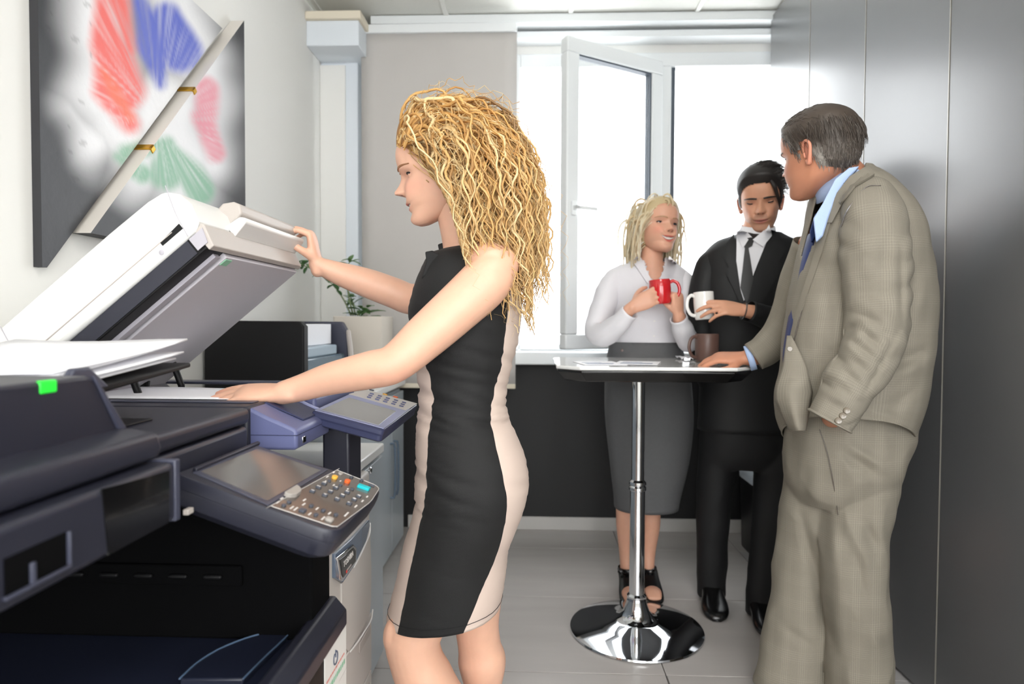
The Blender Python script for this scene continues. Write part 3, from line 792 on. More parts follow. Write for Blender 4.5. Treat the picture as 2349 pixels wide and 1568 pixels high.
MB().box(bX + 0.0135, bX + 0.0142, cc.y - 0.012, cc.y + 0.024, cc.z - 0.0225, cc.z - 0.0185).build('small_print', 'key_grey', bd)
g = MB(); q = atX(782, 1310, bX); g.lathe([(0, 0.0145), (0.0035, 0.0145), (0.004, 0.013)], q, 10, (1, 0, 0)); g.build('red_dot', 'led_red', bd)
for ln in (((850, 1398), (846, 1422), (832, 1446), (815, 1472), (798, 1494)), ((844, 1200), (843, 1222), (834, 1245), (820, 1275), (806, 1300))):
    g = MB(); g.tube([atX(*q, bX) + V((0.006, 0, 0)) for q in ln], [0.0022] * 5, 6, 5); g.build('highlight_line', 'white_plastic', wc)  # highlights along the curved front, drawn as white tubes
for k, z in enumerate((0.33, 0.17)):
    dw = part_box('paper_drawer', 'beige_plastic', wc, (bX - 0.001, bX + 0.004, 1.29, 1.77, z - 0.135, z + 0.02), 0.003)
    part_box('drawer_pull', 'grey_beige', dw, (bX + 0.0035, bX + 0.007, 1.64, 1.75, z - 0.03, z - 0.005), 0.002)

# white sheet on the platen glass
g = MB()
P = [[V((-1.05 + 0.43 * i / 8, 1.345 + 0.225 * j / 5, 0.9878 + 0.0015 * math.sin(i * 0.7) * (j / 5))) for j in range(6)] for i in range(9)]
g.grid(P); tag(g.build('paper_sheet', 'paper', None, solid=0.0012), 'white sheet of paper on the open copier glass under the hand', 'paper')

# ------------------------------------------------------------------ dark printer further back on the worktop
pr = thing('desktop_printer', (-0.97, 2.5, 0.856), 'dark desktop printer with white paper behind the raised copier lid', 'printer')
g = MB(); g.prism([(-1.15, 0.857), (-0.80, 0.857), (-0.80, 1.135), (-0.815, 1.153), (-1.15, 1.155)], (0, 2.215, 0), (1, 0, 0), (0, 0, 1), (0, 0.045, 0)); g.build('side_panel', 'black_plastic', pr, bevel=0.006)
g = MB(); g.prism([(-1.15, 0.857), (-0.80, 0.857), (-0.80, 1.10), (-0.83, 1.153), (-1.15, 1.155)], (0, 2.74, 0), (1, 0, 0), (0, 0, 1), (0, 0.05, 0)); g.build('side_panel', 'navy_light', pr, bevel=0.008)
part_box('body', 'black_plastic', pr, (-1.15, -0.90, 2.261, 2.739, 0.857, 1.145), 0.004)
part_box('front_cover', 'smoke_glass', pr, (-0.899, -0.815, 2.262, 2.738, 0.86, 1.02), 0.006)
part_box('cover_lip', 'light_panel', pr, (-0.8985, -0.82, 2.275, 2.65, 1.0205, 1.06), 0.006)
part_box('loaded_paper', 'paper', pr, (-0.8995, -0.86, 2.275, 2.70, 1.061, 1.143), 0.002)
g = MB(); g.tube([(-0.79, 2.72, 0.90), (-0.785, 2.73, 1.0), (-0.80, 2.745, 1.11)], [0.012, 0.012, 0.01], 8, 4); g.build('hinge_arm', 'grey_beige', pr)

# ------------------------------------------------------------------ planter with a leafy plant
mat('planter', (222, 214, 202), 0.5)
mat('soil', (60, 48, 38), 0.9, vary=(0.3, 60))
mat('leaf', (66, 108, 58), 0.45, vary=(0.25, 30))
mat('leaf_b', (92, 128, 74), 0.45, vary=(0.25, 30))
mat('stem', (120, 132, 92), 0.6)
pt_ = thing('plant_pot', (-0.81, 3.14, 0.857), 'tall square cream plant pot with an arching green plant on the worktop', 'plant')
g = MB(); g.grid([[V((-0.838 + a * s, 3.14 + b * s, z)) for a, b in rrect(0.235, 0.235, 0.012, 3)] for s, z in ((0.86, 0.857), (0.93, 0.9), (1.0, 1.178), (0.95, 1.180), (0.94, 1.15))], closed=True, cap=True)
g.build('pot', 'planter', pt_, smooth=30, bevel=0.002)
part_box('soil', 'soil', pt_, (-0.943, -0.733, 3.035, 3.245, 1.12, 1.168), 0.004)
random.seed(5)
lm = None
def leaf(o, d, L, w, m):
    d = V(d).normalized(); s = d.cross(V((0, 0, 1)))
    s = (s if s.length > 0.1 else V((1, 0, 0))).normalized(); n = s.cross(d)
    P = []
    for i in range(7):
        t = i / 6; ww = w * math.sin(PI * min(0.06 + t * 0.9, 1)) ** 0.8
        c = V(o) + d * (L * t) - n * (0.25 * L * t * t)
        P.append([c - s * ww + n * ww * 0.25, c, c + s * ww + n * ww * 0.25])
    g = MB(); g.grid(P); return g.build('leaf', m, pt_, solid=0.0012, smooth=80)
stems = [
    [(805, 722), (790, 690), (770, 660), (740, 632), (705, 612), (680, 605)],
    [(810, 722), (800, 680), (795, 640), (798, 610), (805, 595)],
    [(815, 722), (808, 690), (790, 650), (770, 640)],
    [(820, 722), (835, 715), (850, 712)],
]
for si, s in enumerate(stems):
    pts = [atY(x, y, 3.14 - 0.03 * si * (1 if si % 2 else -1)) for x, y in s]
    g = MB(); g.tube(pts, [0.0042 - 0.0028 * i / (len(pts) - 1) for i in range(len(pts))], 6, 4); g.build('stem', 'stem', pt_)
    for i, p in enumerate(spline([tuple(p) for p in pts], 5)[3:]):
        if i % 2 and si < 2 and i < 12: continue
        for k in range(1):
            leaf(p, (random.uniform(-1, 1), random.uniform(-0.6, 0.6), random.uniform(-0.3, 0.8)), random.uniform(0.035, 0.06), random.uniform(0.011, 0.017), random.choice(['leaf', 'leaf_b']))
for k in range(14):
    a = k * 0.9; leaf((-0.83 + 0.03 * math.cos(a), 3.12 + 0.03 * math.sin(a), 1.17 + 0.004 * k), (math.cos(a), math.sin(a), 0.35), random.uniform(0.05, 0.075), 0.016, random.choice(['leaf', 'leaf_b']))

# ------------------------------------------------------------------ two-piece butterfly painting on the left wall
mat('canvas_paint', (255, 255, 255), 0.45, attr=True, bump=(0.5, 45))
mat('canvas_side', (44, 44, 47), 0.6)
mat('canvas_raw', (212, 206, 198), 0.6)
mat('brass', (196, 150, 50), 0.3, metal=0.7)
def pcol(px, py):
    def cap(a, b, r0, r1):
        ax, ay = a; bx, by = b
        t = max(0, min(1, ((px - ax) * (bx - ax) + (py - ay) * (by - ay)) / ((bx - ax) ** 2 + (by - ay) ** 2 + 1e-6)))
        return math.hypot(px - ax - t * (bx - ax), py - ay - t * (by - ay)) - (r0 + (r1 - r0) * t)
    def sm(d, w): 
        x = max(0, min(1, 0.5 - d / w)); return x * x * (3 - 2 * x)
    c = np.array([lin(40), lin(41), lin(46)])
    nz = noise.noise(V((px * 0.012, py * 0.012, 1.0))) * 22
    wob = noise.noise(V((px * 0.05, py * 0.05, 4.0)))
    dw = min(cap((215, -80), (250, 230), 60, 88), cap((255, 230), (330, 400), 90, 56), cap((390, -60), (430, 120), 80, 74), cap((470, 150), (492, 380), 56, 44), cap((380, 260), (420, 440), 100, 76), cap((160, 250), (220, 330), 16, 50))
    cw = np.array([lin(236), lin(236), lin(238)])
    f = sm(dw + nz, 120); c = c * (1 - f) + cw * f
    cx, cy = 362, 275
    ang = math.atan2(py - cy, px - cx); rad = math.hypot(px - cx, py - cy)
    st = noise.noise(V((ang * 22, rad * 0.006, 2.0))) + 0.4 * noise.noise(V((ang * 60, rad * 0.01, 5.0)))
    def blend(d, col, w, k=1.0):
        nonlocal c
        f = sm(d + nz * 0.5, w) * k * max(0.0, min(1.0, 0.92 + st * 0.55))
        c = c * (1 - f) + np.array([lin(q) for q in col]) * f
    blend(min(cap((258, -30), (262, 110), 34, 52), cap((255, 110), (275, 210), 48, 55), cap((250, 210), (300, 285), 34, 22)), (240, 112, 106), 34)
    blend(cap((235, 160), (300, 270), 8, 14), (244, 120, 84), 24, 0.7)
    blend(min(cap((318, -10), (350, 90), 12, 40), cap((380, 40), (415, 120), 36, 46), cap((355, 110), (368, 190), 40, 8)), (92, 106, 200), 26)
    blend(min(cap((476, 205), (470, 270), 24, 30), cap((465, 270), (500, 350), 30, 18)), (230, 140, 156), 26, 0.9)
    blend(min(cap((385, 325), (290, 352), 12, 24), cap((385, 330), (380, 400), 18, 42), cap((390, 340), (460, 440), 16, 32), cap((270, 360), (330, 400), 16, 20)), (122, 178, 146), 26, 0.9)
    # white strokes in the paint
    if wob > 0.52 and px < 210: c = c * 0.75
    return (float(c[0]), float(c[1]), float(c[2]), 1.0)
def proj(p):
    q = RC.transposed() @ (V(p) - CAMP)
    return W_ / 2 + F_ * q.x / -q.z, H_ / 2 - F_ * q.y / -q.z
def canvas(name, poly, x0, x1, label, sides):
    """poly in (y,z)"""
    ys = [p[0] for p in poly]; zs = [p[1] for p in poly]
    t = thing(name, (XL, sum(ys) / len(ys), min(zs)), label, 'painting', 'two-piece butterfly painting')
    pts = [V(p) for p in poly]; n = len(pts); edges = []
    allp = []
    for i in range(n):
        a, b = pts[i], pts[(i + 1) % n]; m = max(2, int((b - a).length / 0.012))
        for k in range(m): allp.append(a + (b - a) * (k / m))
    nb = len(allp); edges = [(i, (i + 1) % nb) for i in range(nb)]
    st = 0.0075; y = min(ys) + st / 2; r = 0
    def inside(q):
        c = False
        for i in range(n):
            a, b = pts[i], pts[(i + 1) % n]
            if (a.y > q.y) != (b.y > q.y) and q.x < (b.x - a.x) * (q.y - a.y) / (b.y - a.y) + a.x: c = not c
        return c
    while y < max(ys):
        z = min(zs) + st / 2
        while z < max(zs):
            q = V((y, z))
            if inside(q): allp.append(q)
            z += st
        y += st
    vs, es, fs, *_ = geometry.delaunay_2d_cdt(allp, edges, [], 1, 1e-5)
    g = MB()
    for q in vs:
        p = V((x1, q.x, q.y)); g.addv(p, pcol(*proj(p)))
    for f in fs: g.face(f)
    g.build('painted_canvas', 'canvas_paint', t, vcol=True, smooth=0)
    for i in range(n):
        a, b = poly[i], poly[(i + 1) % n]
        s = MB(); i4 = [s.addv(p) for p in ((x0, a[0], a[1]), (x0, b[0], b[1]), (x1, b[0], b[1]), (x1, a[0], a[1]))]; s.face(i4)
        s.build('canvas_edge', sides[i], t, smooth=0)
    return t
A = [atX(97, 612, -1.143), atX(108, 612, -1.143), atX(510, 65, -1.143)]
ca = canvas('painting', [(A[0].y, A[0].z), (A[1].y, A[0].z), (A[2].y, A[2].z), (A[0].y, A[2].z)], XL + 0.001, -1.143, 'upper canvas of the cut butterfly painting, with red and blue wings', ['canvas_side', 'canvas_side', 'canvas_side', 'canvas_side'])
Bq = [atX(208, 534, -1.112), atX(560, 47, -1.112)]
cb = canvas('painting', [(Bq[0].y, Bq[0].z), (Bq[1].y, Bq[0].z), (Bq[1].y, Bq[1].z)], XL + 0.002, -1.112, 'lower canvas of the cut butterfly painting, with pink and green wings', ['canvas_side', 'canvas_side', 'canvas_raw'])
dirb = (Bq[1] - Bq[0]).normalized(); nb_ = V((0, -dirb.z, dirb.y))
for px, py in ((425, 197), (326, 330)):
    o = atX(px, py, -1.135); tpar = (o - Bq[0]).dot(dirb); o = V((-1.138, 0, 0)) + V((0, (Bq[0] + dirb * tpar).y, (Bq[0] + dirb * tpar).z))
    g = MB(); xf = Matrix((( 1, 0, 0, o.x), (0, dirb.y, nb_.y, o.y), (0, dirb.z, nb_.z, o.z), (0, 0, 0, 1))); g.xf = xf
    g.box(-0.024, 0.029, -0.011, 0.011, 0.0005, 0.006).box(0.022, 0.029, -0.011, 0.011, -0.012, 0.006); g.build('brass_clip', 'brass', cb, bevel=0.002)

# ------------------------------------------------------------------ things on and around the bar table
mat('mug_brown', (92, 68, 60), 0.4, vary=(0.06, 30))
mat('mug_red', (196, 28, 36), 0.15, coat=0.5)
mat('mug_white', (236, 234, 230), 0.15, coat=0.5)
mat('bin_black', (22, 22, 24), 0.4)
mat('liner', (196, 204, 212), 0.5)
mat('leaflet_print', (150, 160, 180), 0.6)
def mug(name, base, axis, h, r, m, label, hdir, taper=0.96):
    axis = V(axis).normalized(); base = V(base)
    t = thing(name, base, label, 'mug', 'coffee mugs')
    g = MB(); g.lathe([(0.0, 0.003), (r * taper * 0.86, 0.0), (r * taper * 0.95, 0.003), (r * taper, 0.012), (r, h * 0.6), (r, h - 0.002), (r - 0.0015, h), (r - 0.004, h - 0.002), (r - 0.005, h * 0.5), (r * taper - 0.006, 0.012), (0, 0.009)], base, 36, axis)
    g.build('cup', m, t, smooth=60)
    hd = V(hdir); hd = (hd - axis * hd.dot(axis)).normalized()
    pts = [base + axis * (h * a) + hd * (r * b) for a, b in ((0.86, 0.94), (0.9, 1.25), (0.78, 1.62), (0.5, 1.75), (0.25, 1.5), (0.17, 1.15), (0.17, 0.93))]
    g = MB(); g.tube(pts, [(0.0065, 0.0045)] * 7, 10, 5, up=axis.cross(hd)); g.build('handle', m, t, smooth=80)
    return t
pb = atZ(1621, 830, TZ + 0.0006)
mug('coffee_mug', (pb.x, pb.y, TZ + 0.0006), (0, 0, 1), 0.105, 0.043, 'mug_brown', 'matt brown mug standing on the bar table by the grey-suited man', (-1, -0.35, 0), 0.97)
lf = thing('leaflet', (0.24, 2.3, TZ), 'white printed leaflets lying on the left side of the bar table', 'leaflet')
for k, (x0, y0, rt) in enumerate(((0.16, 2.22, 8), (0.26, 2.26, -14))):
    g = MB(); g.xf = Matrix.Translation((x0, y0, TZ + 0.0008 + 0.0012 * k)) @ Matrix.Rotation(R(rt), 4, 'Z')
    g.box(0, 0.15, 0, 0.21, 0, 0.001); s = g.build('sheet', 'paper', lf)
    g = MB(); g.xf = Matrix.Translation((x0, y0, TZ + 0.0019 + 0.0012 * k)) @ Matrix.Rotation(R(rt), 4, 'Z')
    g.box(0.02, 0.13, 0.04, 0.09, 0, 0.0003).box(0.02, 0.09, 0.12, 0.14, 0, 0.0003); g.build('print', 'leaflet_print', s)
g = MB(); pb = atZ(1583, 824, TZ + 0.001)
P = [[V((pb.x - 0.04 + 0.09 * i / 6, pb.y - 0.03 + 0.12 * j / 6, TZ + 0.002 + 0.010 * abs(math.sin(i * 1.1 + j * 0.7)))) for j in range(7)] for i in range(7)]
g.grid(P); tag(g.build('paper_napkin', 'paper', None, solid=0.001), 'crumpled white napkin left of the brown mug on the table', 'napkin')
wb = thing('waste_bin', (1.12, 3.33, 0), 'slim black waste bin with a pale liner behind the black-suited man', 'bin')
g = MB(); g.grid([[V((1.12 + a * s, 3.33 + b * s, z)) for a, b in rrect(0.12, 0.24, 0.03, 4)] for s, z in ((0.86, 0.001), (0.88, 0.01), (1.0, 0.40), (0.96, 0.40), (0.85, 0.02))], closed=True, cap=True); g.build('bin_body', 'bin_black', wb, smooth=40)
g = MB(); g.grid([[V((1.12 + a * s, 3.33 + b * s, z)) for a, b in rrect(0.12, 0.24, 0.03, 4)] for s, z in ((1.04, 0.36), (1.07, 0.39), (1.05, 0.425), (0.98, 0.43), (0.94, 0.38))], closed=True); g.build('bin_liner', 'liner', wb, smooth=60)

# ================================================================== people: tools
mat('skin', (232, 184, 160), 0.48, attr=True, sss=0.12, vary=(0.03, 40), bump=(0.05, 300))
mat('eye', (240, 240, 240), 0.08, attr=True, coat=0.6)
def hair_mat(name, rough=0.42, tr=0.25):
    m = mat(name, (200, 160, 100), rough, attr=True)
    nt = m.node_tree; b = nt.nodes['Principled BSDF']; out = [n for n in nt.nodes if n.type == 'OUTPUT_MATERIAL'][0]
    a = [n for n in nt.nodes if n.type == 'VERTEX_COLOR'][0]
    t = nt.nodes.new('ShaderNodeBsdfTranslucent'); mx = nt.nodes.new('ShaderNodeMixShader'); mx.inputs[0].default_value = tr
    nt.links.new(a.outputs['Color'], t.inputs['Color'])
    nt.links.new(b.outputs[0], mx.inputs[1]); nt.links.new(t.outputs[0], mx.inputs[2]); nt.links.new(mx.outputs[0], out.inputs['Surface'])
    return m
hair_mat('hair'); hair_mat('hair_short', 0.5, 0.05)

def c3(rgb, k=1.0): return (lin(rgb[0]) * k, lin(rgb[1]) * k, lin(rgb[2]) * k, 1.0)
def mixc(a, b, t): return tuple(a[i] * (1 - t) + b[i] * t for i in range(3)) + (1.0,)

def sil(rows, sub=4, nseg=48, ex=2.3, wr=None, px=True, ang0=0.0):
    """rows (py, xl, xr, yc, near depth, far depth, tilt x, tilt y): horizontal rings whose outline meets the given columns at depth yc"""
    A = []
    for r in rows:
        r = list(r) + [0] * (8 - len(r))
        a = atY(r[1], r[0], r[3]); b = atY(r[2], r[0], r[3]); m = atY((r[1] + r[2]) / 2, r[0], r[3])
        A.append([m.z, a.x, b.x, r[3], r[4], r[5] or r[4], r[6], r[7]])
    S = spline(A, sub); P = []; UV = []
    for i, s in enumerate(S):
        z, xa, xb, yc, hn, hf, tx, ty = s; xc = (xa + xb) / 2; w = (xb - xa) / 2; row = []; uv = []
        for k in range(nseg):
            a = ang0 + 2 * PI * k / nseg; c, sn = math.cos(a), math.sin(a)
            cx = math.copysign(abs(c) ** (2 / ex), c); sy = math.copysign(abs(sn) ** (2 / ex), sn)
            p = V((xc + w * cx, yc + (hf if sn > 0 else hn) * sy, z + tx * cx + ty * sy))
            if wr:
                amp, fu, fv = wr[:3]; sd = wr[3] if len(wr) > 3 else 0
                d = noise.noise(V((c * fu, sn * fu, z * fv + sd))) + 0.5 * noise.noise(V((c * fu * 2.3 + 5, sn * fu * 2.3, z * fv * 2.1 + sd)))
                d2 = V((cx / max(w, 0.05), sy / max(hn, 0.05), 0)).normalized()
                p += d2 * amp * d
            row.append(p)
        P.append(row); UV.append([(k / nseg * 2 * PI * 0.19, z) for k in range(nseg + 1)])
    return P, UV
def wrinkle(P, amp, fr, aniso=(1, 1, 1), seed=0):
    """small folds along the surface normal of a grid of rings"""
    n = len(P); m = len(P[0]); Q = []
    for i in range(n):
        row = []
        for k in range(m):
            a = P[min(i + 1, n - 1)][k] - P[max(i - 1, 0)][k]; b = P[i][(k + 1) % m] - P[i][k - 1]
            nn = b.cross(a); nn = nn.normalized() if nn.length > 1e-9 else V((0, 0, 0))
            p = P[i][k]; q = V((p.x * aniso[0], p.y * aniso[1], p.z * aniso[2])) * fr + V((seed, seed * 1.7, 0))
            w = min(1.0, i / 3, (n - 1 - i) / 3)
            row.append(p + nn * amp * w * (1 - 2 * abs(noise.noise(q)) + 0.5 * noise.noise(q * 2.1)))
        Q.append(row)
    return Q
def ltube(pts, nseg=28, sub=6):
    """sleeve or trouser leg through (px, py, depth, r_side, r_up) -> rings, uv"""
    g = MB()
    P3 = [atY(p[0], p[1], p[2]) for p in pts]; rad = [(p[3], p[4] if len(p) > 4 else p[3]) for p in pts]
    P = g.tube(P3, rad, nseg, sub, cap=False, up=(0, 1, 0.001), round_end=False)
    L = 0; UV = []
    for i in range(len(P)):
        if i: L += (sum(P[i], V()) / nseg - sum(P[i - 1], V()) / nseg).length
        UV.append([(k / nseg * 2 * PI * 0.075, -L) for k in range(nseg + 1)])
    return P, UV
def remesh(mb, voxel, it=4, fac=0.5):
    me = mb.mesh('tmp'); o = bpy.data.objects.new('tmp', me); COL.objects.link(o)
    r = o.modifiers.new('r', 'REMESH'); r.mode = 'VOXEL'; r.voxel_size = voxel
    s = o.modifiers.new('s', 'SMOOTH'); s.factor = fac; s.iterations = it
    dg = bpy.context.evaluated_depsgraph_get(); m2 = bpy.data.meshes.new_from_object(o.evaluated_get(dg))
    bpy.data.objects.remove(o); bpy.data.meshes.remove(me)
    return m2
def absorb(mb, me, colf):
    off = len(mb.v)
    for v in me.vertices:
        mb.v.append(v.co.copy()); mb.vc.append(colf(v.co))
    for p in me.polygons: mb.face([i + off for i in p.vertices])
    bpy.data.meshes.remove(me)
def bvh_of(mb): return BVHTree.FromPolygons([tuple(p) for p in mb.v], mb.f)
def drape(poly, bvh, off, thick=0.0015, step=7, base=None):
    """sheet whose outline is given in the picture, laid on the surface of bvh"""
    pts = [V(p) for p in poly]; n = len(pts); allp = []
    for i in range(n):
        a, b = pts[i], pts[(i + 1) % n]; m = max(1, int((b - a).length / step))
        for k in range(m): allp.append(a + (b - a) * (k / m))
    nb = len(allp); edges = [(i, (i + 1) % nb) for i in range(nb)]
    xs = [p.x for p in pts]; ys = [p.y for p in pts]
    def inside(q):
        c = False
        for i in range(n):
            a, b = pts[i], pts[(i + 1) % n]
            if (a.y > q.y) != (b.y > q.y) and q.x < (b.x - a.x) * (q.y - a.y) / (b.y - a.y) + a.x: c = not c
        return c
    y = min(ys) + step / 2
    while y < max(ys):
        x = min(xs) + step / 2
        while x < max(xs):
            q = V((x, y))
            if inside(q) and min((q - p).length for p in allp[:nb]) > step * 0.4: allp.append(q)
            x += step
        y += step
    vs, es, fs, *_ = geometry.delaunay_2d_cdt(allp, edges, [], 1, 1e-4)
    top = []; bot = []; last = None
    for q in vs:
        d = ray(q.x, q.y); h = bvh.ray_cast(CAMP, d)
        if h[0] is None:
            r = bvh.find_nearest(CAMP + d * (base or 2.0)); p, nn = r[0], r[1]
            dist = (p - CAMP).length; p = CAMP + d * dist
        else: p, nn = h[0], h[1]
        if nn.dot(d) > 0: nn = -nn
        nn = (nn - d * 0.6).normalized()
        top.append(p + nn * (off + thick)); bot.append(p + nn * off)
    g = MB(); ti = [g.addv(p) for p in top]; bi = [g.addv(p) for p in bot]
    cnt = {}
    for f in fs:
        g.face([ti[i] for i in f]); g.face([bi[i] for i in reversed(f)])
        for i in range(len(f)):
            e = (f[i], f[(i + 1) % len(f)]); cnt[tuple(sorted(e))] = cnt.get(tuple(sorted(e)), 0) + 1
    for (a, b), c in cnt.items():
        if c == 1: g.face((ti[a], ti[b], bi[b], bi[a]))
    return g

# ---- hand: W wrist, f towards knuckles, n back of hand, t towards thumb
def hand(mb, W, f, n, t, curls, thumb, sc=1.0, spread=(4, 1, -2, -6), wr=0.026):
    f = V(f).normalized(); n = V(n); n = (n - f * n.dot(f)).normalized(); t = V(t); t = (t - f * t.dot(f) - n * t.dot(n)).normalized(); W = V(W)
    def loc(a, b, c): return W + (f * a + t * b + n * c) * sc
    mb.tube([loc(-0.02, 0, 0), loc(0.012, 0.001, 0), loc(0.045, 0.002, 0.0), loc(0.08, 0.001, 0.001), loc(0.094, 0.0, 0.0)],
            [(wr * sc, 0.020 * sc), (0.030 * sc, 0.019 * sc), (0.038 * sc, 0.0165 * sc), (0.040 * sc, 0.0135 * sc), (0.036 * sc, 0.010 * sc)], 20, 4, up=n)
    lens = ((0.043, 0.026, 0.021), (0.047, 0.029, 0.022), (0.043, 0.028, 0.022), (0.034, 0.021, 0.019))
    offs = ((0.029, 0.086), (0.010, 0.090), (-0.010, 0.087), (-0.028, 0.079))
    rads = (0.0088, 0.0090, 0.0085, 0.0076)
    tips = []
    for i in range(4):
        s = R(spread[i]); fd = f * math.cos(s) + t * math.sin(s)
        p = loc(offs[i][1], offs[i][0], 0.001); pts = [p - fd * 0.022 * sc, p]; th = 0
        for L, a in zip(lens[i], curls[i]):
            th += R(a); d = fd * math.cos(th) - n * math.sin(th); p = p + d * L * sc; pts.append(p)
        r = rads[i] * sc
        mb.tube(pts, [r, r * 1.06, r * 1.0, r * 0.93, r * 0.78], 10, 4)
        tips.append((p, d))
    p = loc(0.022, 0.020, -0.006); pts = [loc(0.012, 0.010, -0.004), p]
    for L, dv in zip((0.044, 0.033, 0.026), thumb):
        d = (f * dv[0] + t * dv[1] + n * dv[2]).normalized(); p = p + d * L * sc; pts.append(p)
    mb.tube(pts, [0.016 * sc, 0.0145 * sc, 0.0115 * sc, 0.0105 * sc, 0.0085 * sc], 10, 4)
    return tips

# ---- head
ZP = [0.0, 0.03, 0.07, 0.12, 0.17, 0.22, 0.30, 0.40, 0.50, 0.60, 0.70, 0.80, 0.88, 0.94, 0.98, 1.0]
XF = [0.355, 0.405, 0.425, 0.420, 0.405, 0.420, 0.425, 0.415, 0.405, 0.432, 0.440, 0.418, 0.360, 0.270, 0.150, 0.02]
XB = [0.230, 0.110, -0.010, -0.120, -0.210, -0.280, -0.365, -0.425, -0.455, -0.465, -0.455, -0.415, -0.345, -0.250, -0.140, -0.02]
WW = [0.080, 0.135, 0.180, 0.220, 0.248, 0.268, 0.290, 0.312, 0.328, 0.338, 0.338, 0.312, 0.258, 0.185, 0.100, 0.015]
CX = [0.28, 0.22, 0.14, 0.08, 0.04, 0.02, -0.01, -0.03, -0.04, -0.05, -0.05, -0.05, -0.04, -0.02, -0.01, 0.0]
_t = spline(list(zip(ZP, XF, XB, WW, CX)), 8)
def gs(v, s): return np.exp(-0.5 * (v / s) ** 2)
class Head:
    def __init__(self, O, F, U, H, **k):
        self.O = V(O); self.F = V(F).normalized(); U = V(U); self.U = (U - self.F * U.dot(self.F)).normalized(); self.S = self.U.cross(self.F); self.H = H
        self.k = dict(nose=1.0, noselen=0.0, jaw=1.0, smile=0.0, open=0.0, wide=1.0, chin=0.0, lipfull=1.0, tip=0.0); self.k.update(k)
    def prof(self, z):
        z = np.clip(z, 0, 1)
        xf, xb, w, c = (np.interp(z, _t[:, 0], _t[:, i]) for i in (1, 2, 3, 4))
        k = self.k
        w = w * k['wide'] * (1 + (k['jaw'] - 1) * np.exp(-((z - 0.12) / 0.12) ** 2))
        xf = xf + k['chin'] * np.exp(-((z - 0.06) / 0.05) ** 2)
        return xf, xb, w, c
    def feat(self, y, z):
        k = self.k; ay = np.abs(y); d = 0 * y
        nl = k['noselen']; zt = 0.375 - nl
        hz = np.interp(z, [zt - 0.055, zt - 0.028, zt - 0.008, zt + 0.02, 0.45, 0.52, 0.57], [0, 0.055, 0.108, 0.112 , 0.066, 0.026, 0.0]) * k['nose']
        sg = np.interp(z, [zt - 0.02, zt + 0.03, 0.5], [0.040, 0.034, 0.030])
        d = d + hz * gs(y, sg)
        d = d + 0.030 * k['nose'] * gs(ay - 0.050, 0.020) * gs(z - (zt - 0.012), 0.024)
        d = d - 0.040 * gs(ay - 0.145, 0.065) * gs(z - 0.505, 0.040)
        d = d + 0.016 * gs(ay - 0.13, 0.08) * gs(z - 0.585, 0.028)
        d = d + 0.018 * gs(ay - 0.19, 0.06) * gs(z - 0.385, 0.06)
        d = d + (0.014 + 0.02 * k['smile']) * gs(ay - 0.15, 0.05) * gs(z - 0.30, 0.05)
        lz = 0.213 + k['smile'] * 0.030 * (y / 0.11) ** 2
        d = d + 0.022 * k['lipfull'] * gs(y, 0.075) * (gs(z - lz - 0.026 - k['open'], 0.017) + gs(z - lz + 0.028 + k['open'], 0.019))
        d = d - (0.016 + k['open'] * 0.6) * gs(y, 0.095) * gs(z - lz, 0.008 + k['open'] * 0.6)
        d = d - 0.012 * gs(y, 0.09) * gs(z - 0.135, 0.022)
        d = d + 0.018 * gs(y, 0.07) * gs(z - 0.065, 0.04)
        d = d - 0.012 * gs(ay - 0.075, 0.02) * gs(z - 0.335, 0.02)
        return d
    def fx(self, y, z):
        y = np.asarray(y, float); z = np.asarray(z, float)
        xf, xb, w, c = self.prof(z)
        t = np.clip(1 - (np.abs(y) / w) ** 2.35, 0, 1) ** (1 / 2.35)
        return c + (xf - c) * t + self.feat(y, z)
    def P(self, x, y, z):
        return self.O + (self.F * float(x) + self.S * float(y) + self.U * (float(z) - 0.5)) * self.H
    def mesh(self, mb, col, nz=150, na=160):
        zs = np.concatenate([np.linspace(0, 0.6, int(nz * 0.75)), np.linspace(0.6, 1, nz - int(nz * 0.75) + 1)[1:]])
        ph = np.linspace(0, 2 * PI, na, endpoint=False)
        # denser columns on the face
        ph = ph - 0.42 * np.sin(ph)
        Z, A = np.meshgrid(zs, ph, indexing='ij')
        xf, xb, w, c = self.prof(Z)
        co, si = np.cos(A), np.sin(A)
        nf = 2.35
        X = np.where(co > 0, c + (xf - c) * np.abs(co) ** (2 / nf), c - (c - xb) * np.abs(co) ** (2 / 2.15))
        Y = w * np.sign(si) * np.where(co > 0, np.abs(si) ** (2 / nf), np.abs(si) ** (2 / 2.15))
        fm = np.clip(co * 4, 0, 1)
        X = X + self.feat(Y, Z) * fm
        self.gx, self.gy, self.gz = X, Y, Z
        P = [[self.P(X[i, j], Y[i, j], Z[i, j]) for j in range(na)] for i in range(nz)]
        cols = [[col(X[i, j], Y[i, j], Z[i, j], fm[i, j]) for j in range(na)] for i in range(nz)]
        mb.grid(P, closed=True, cap=True, cols=cols)
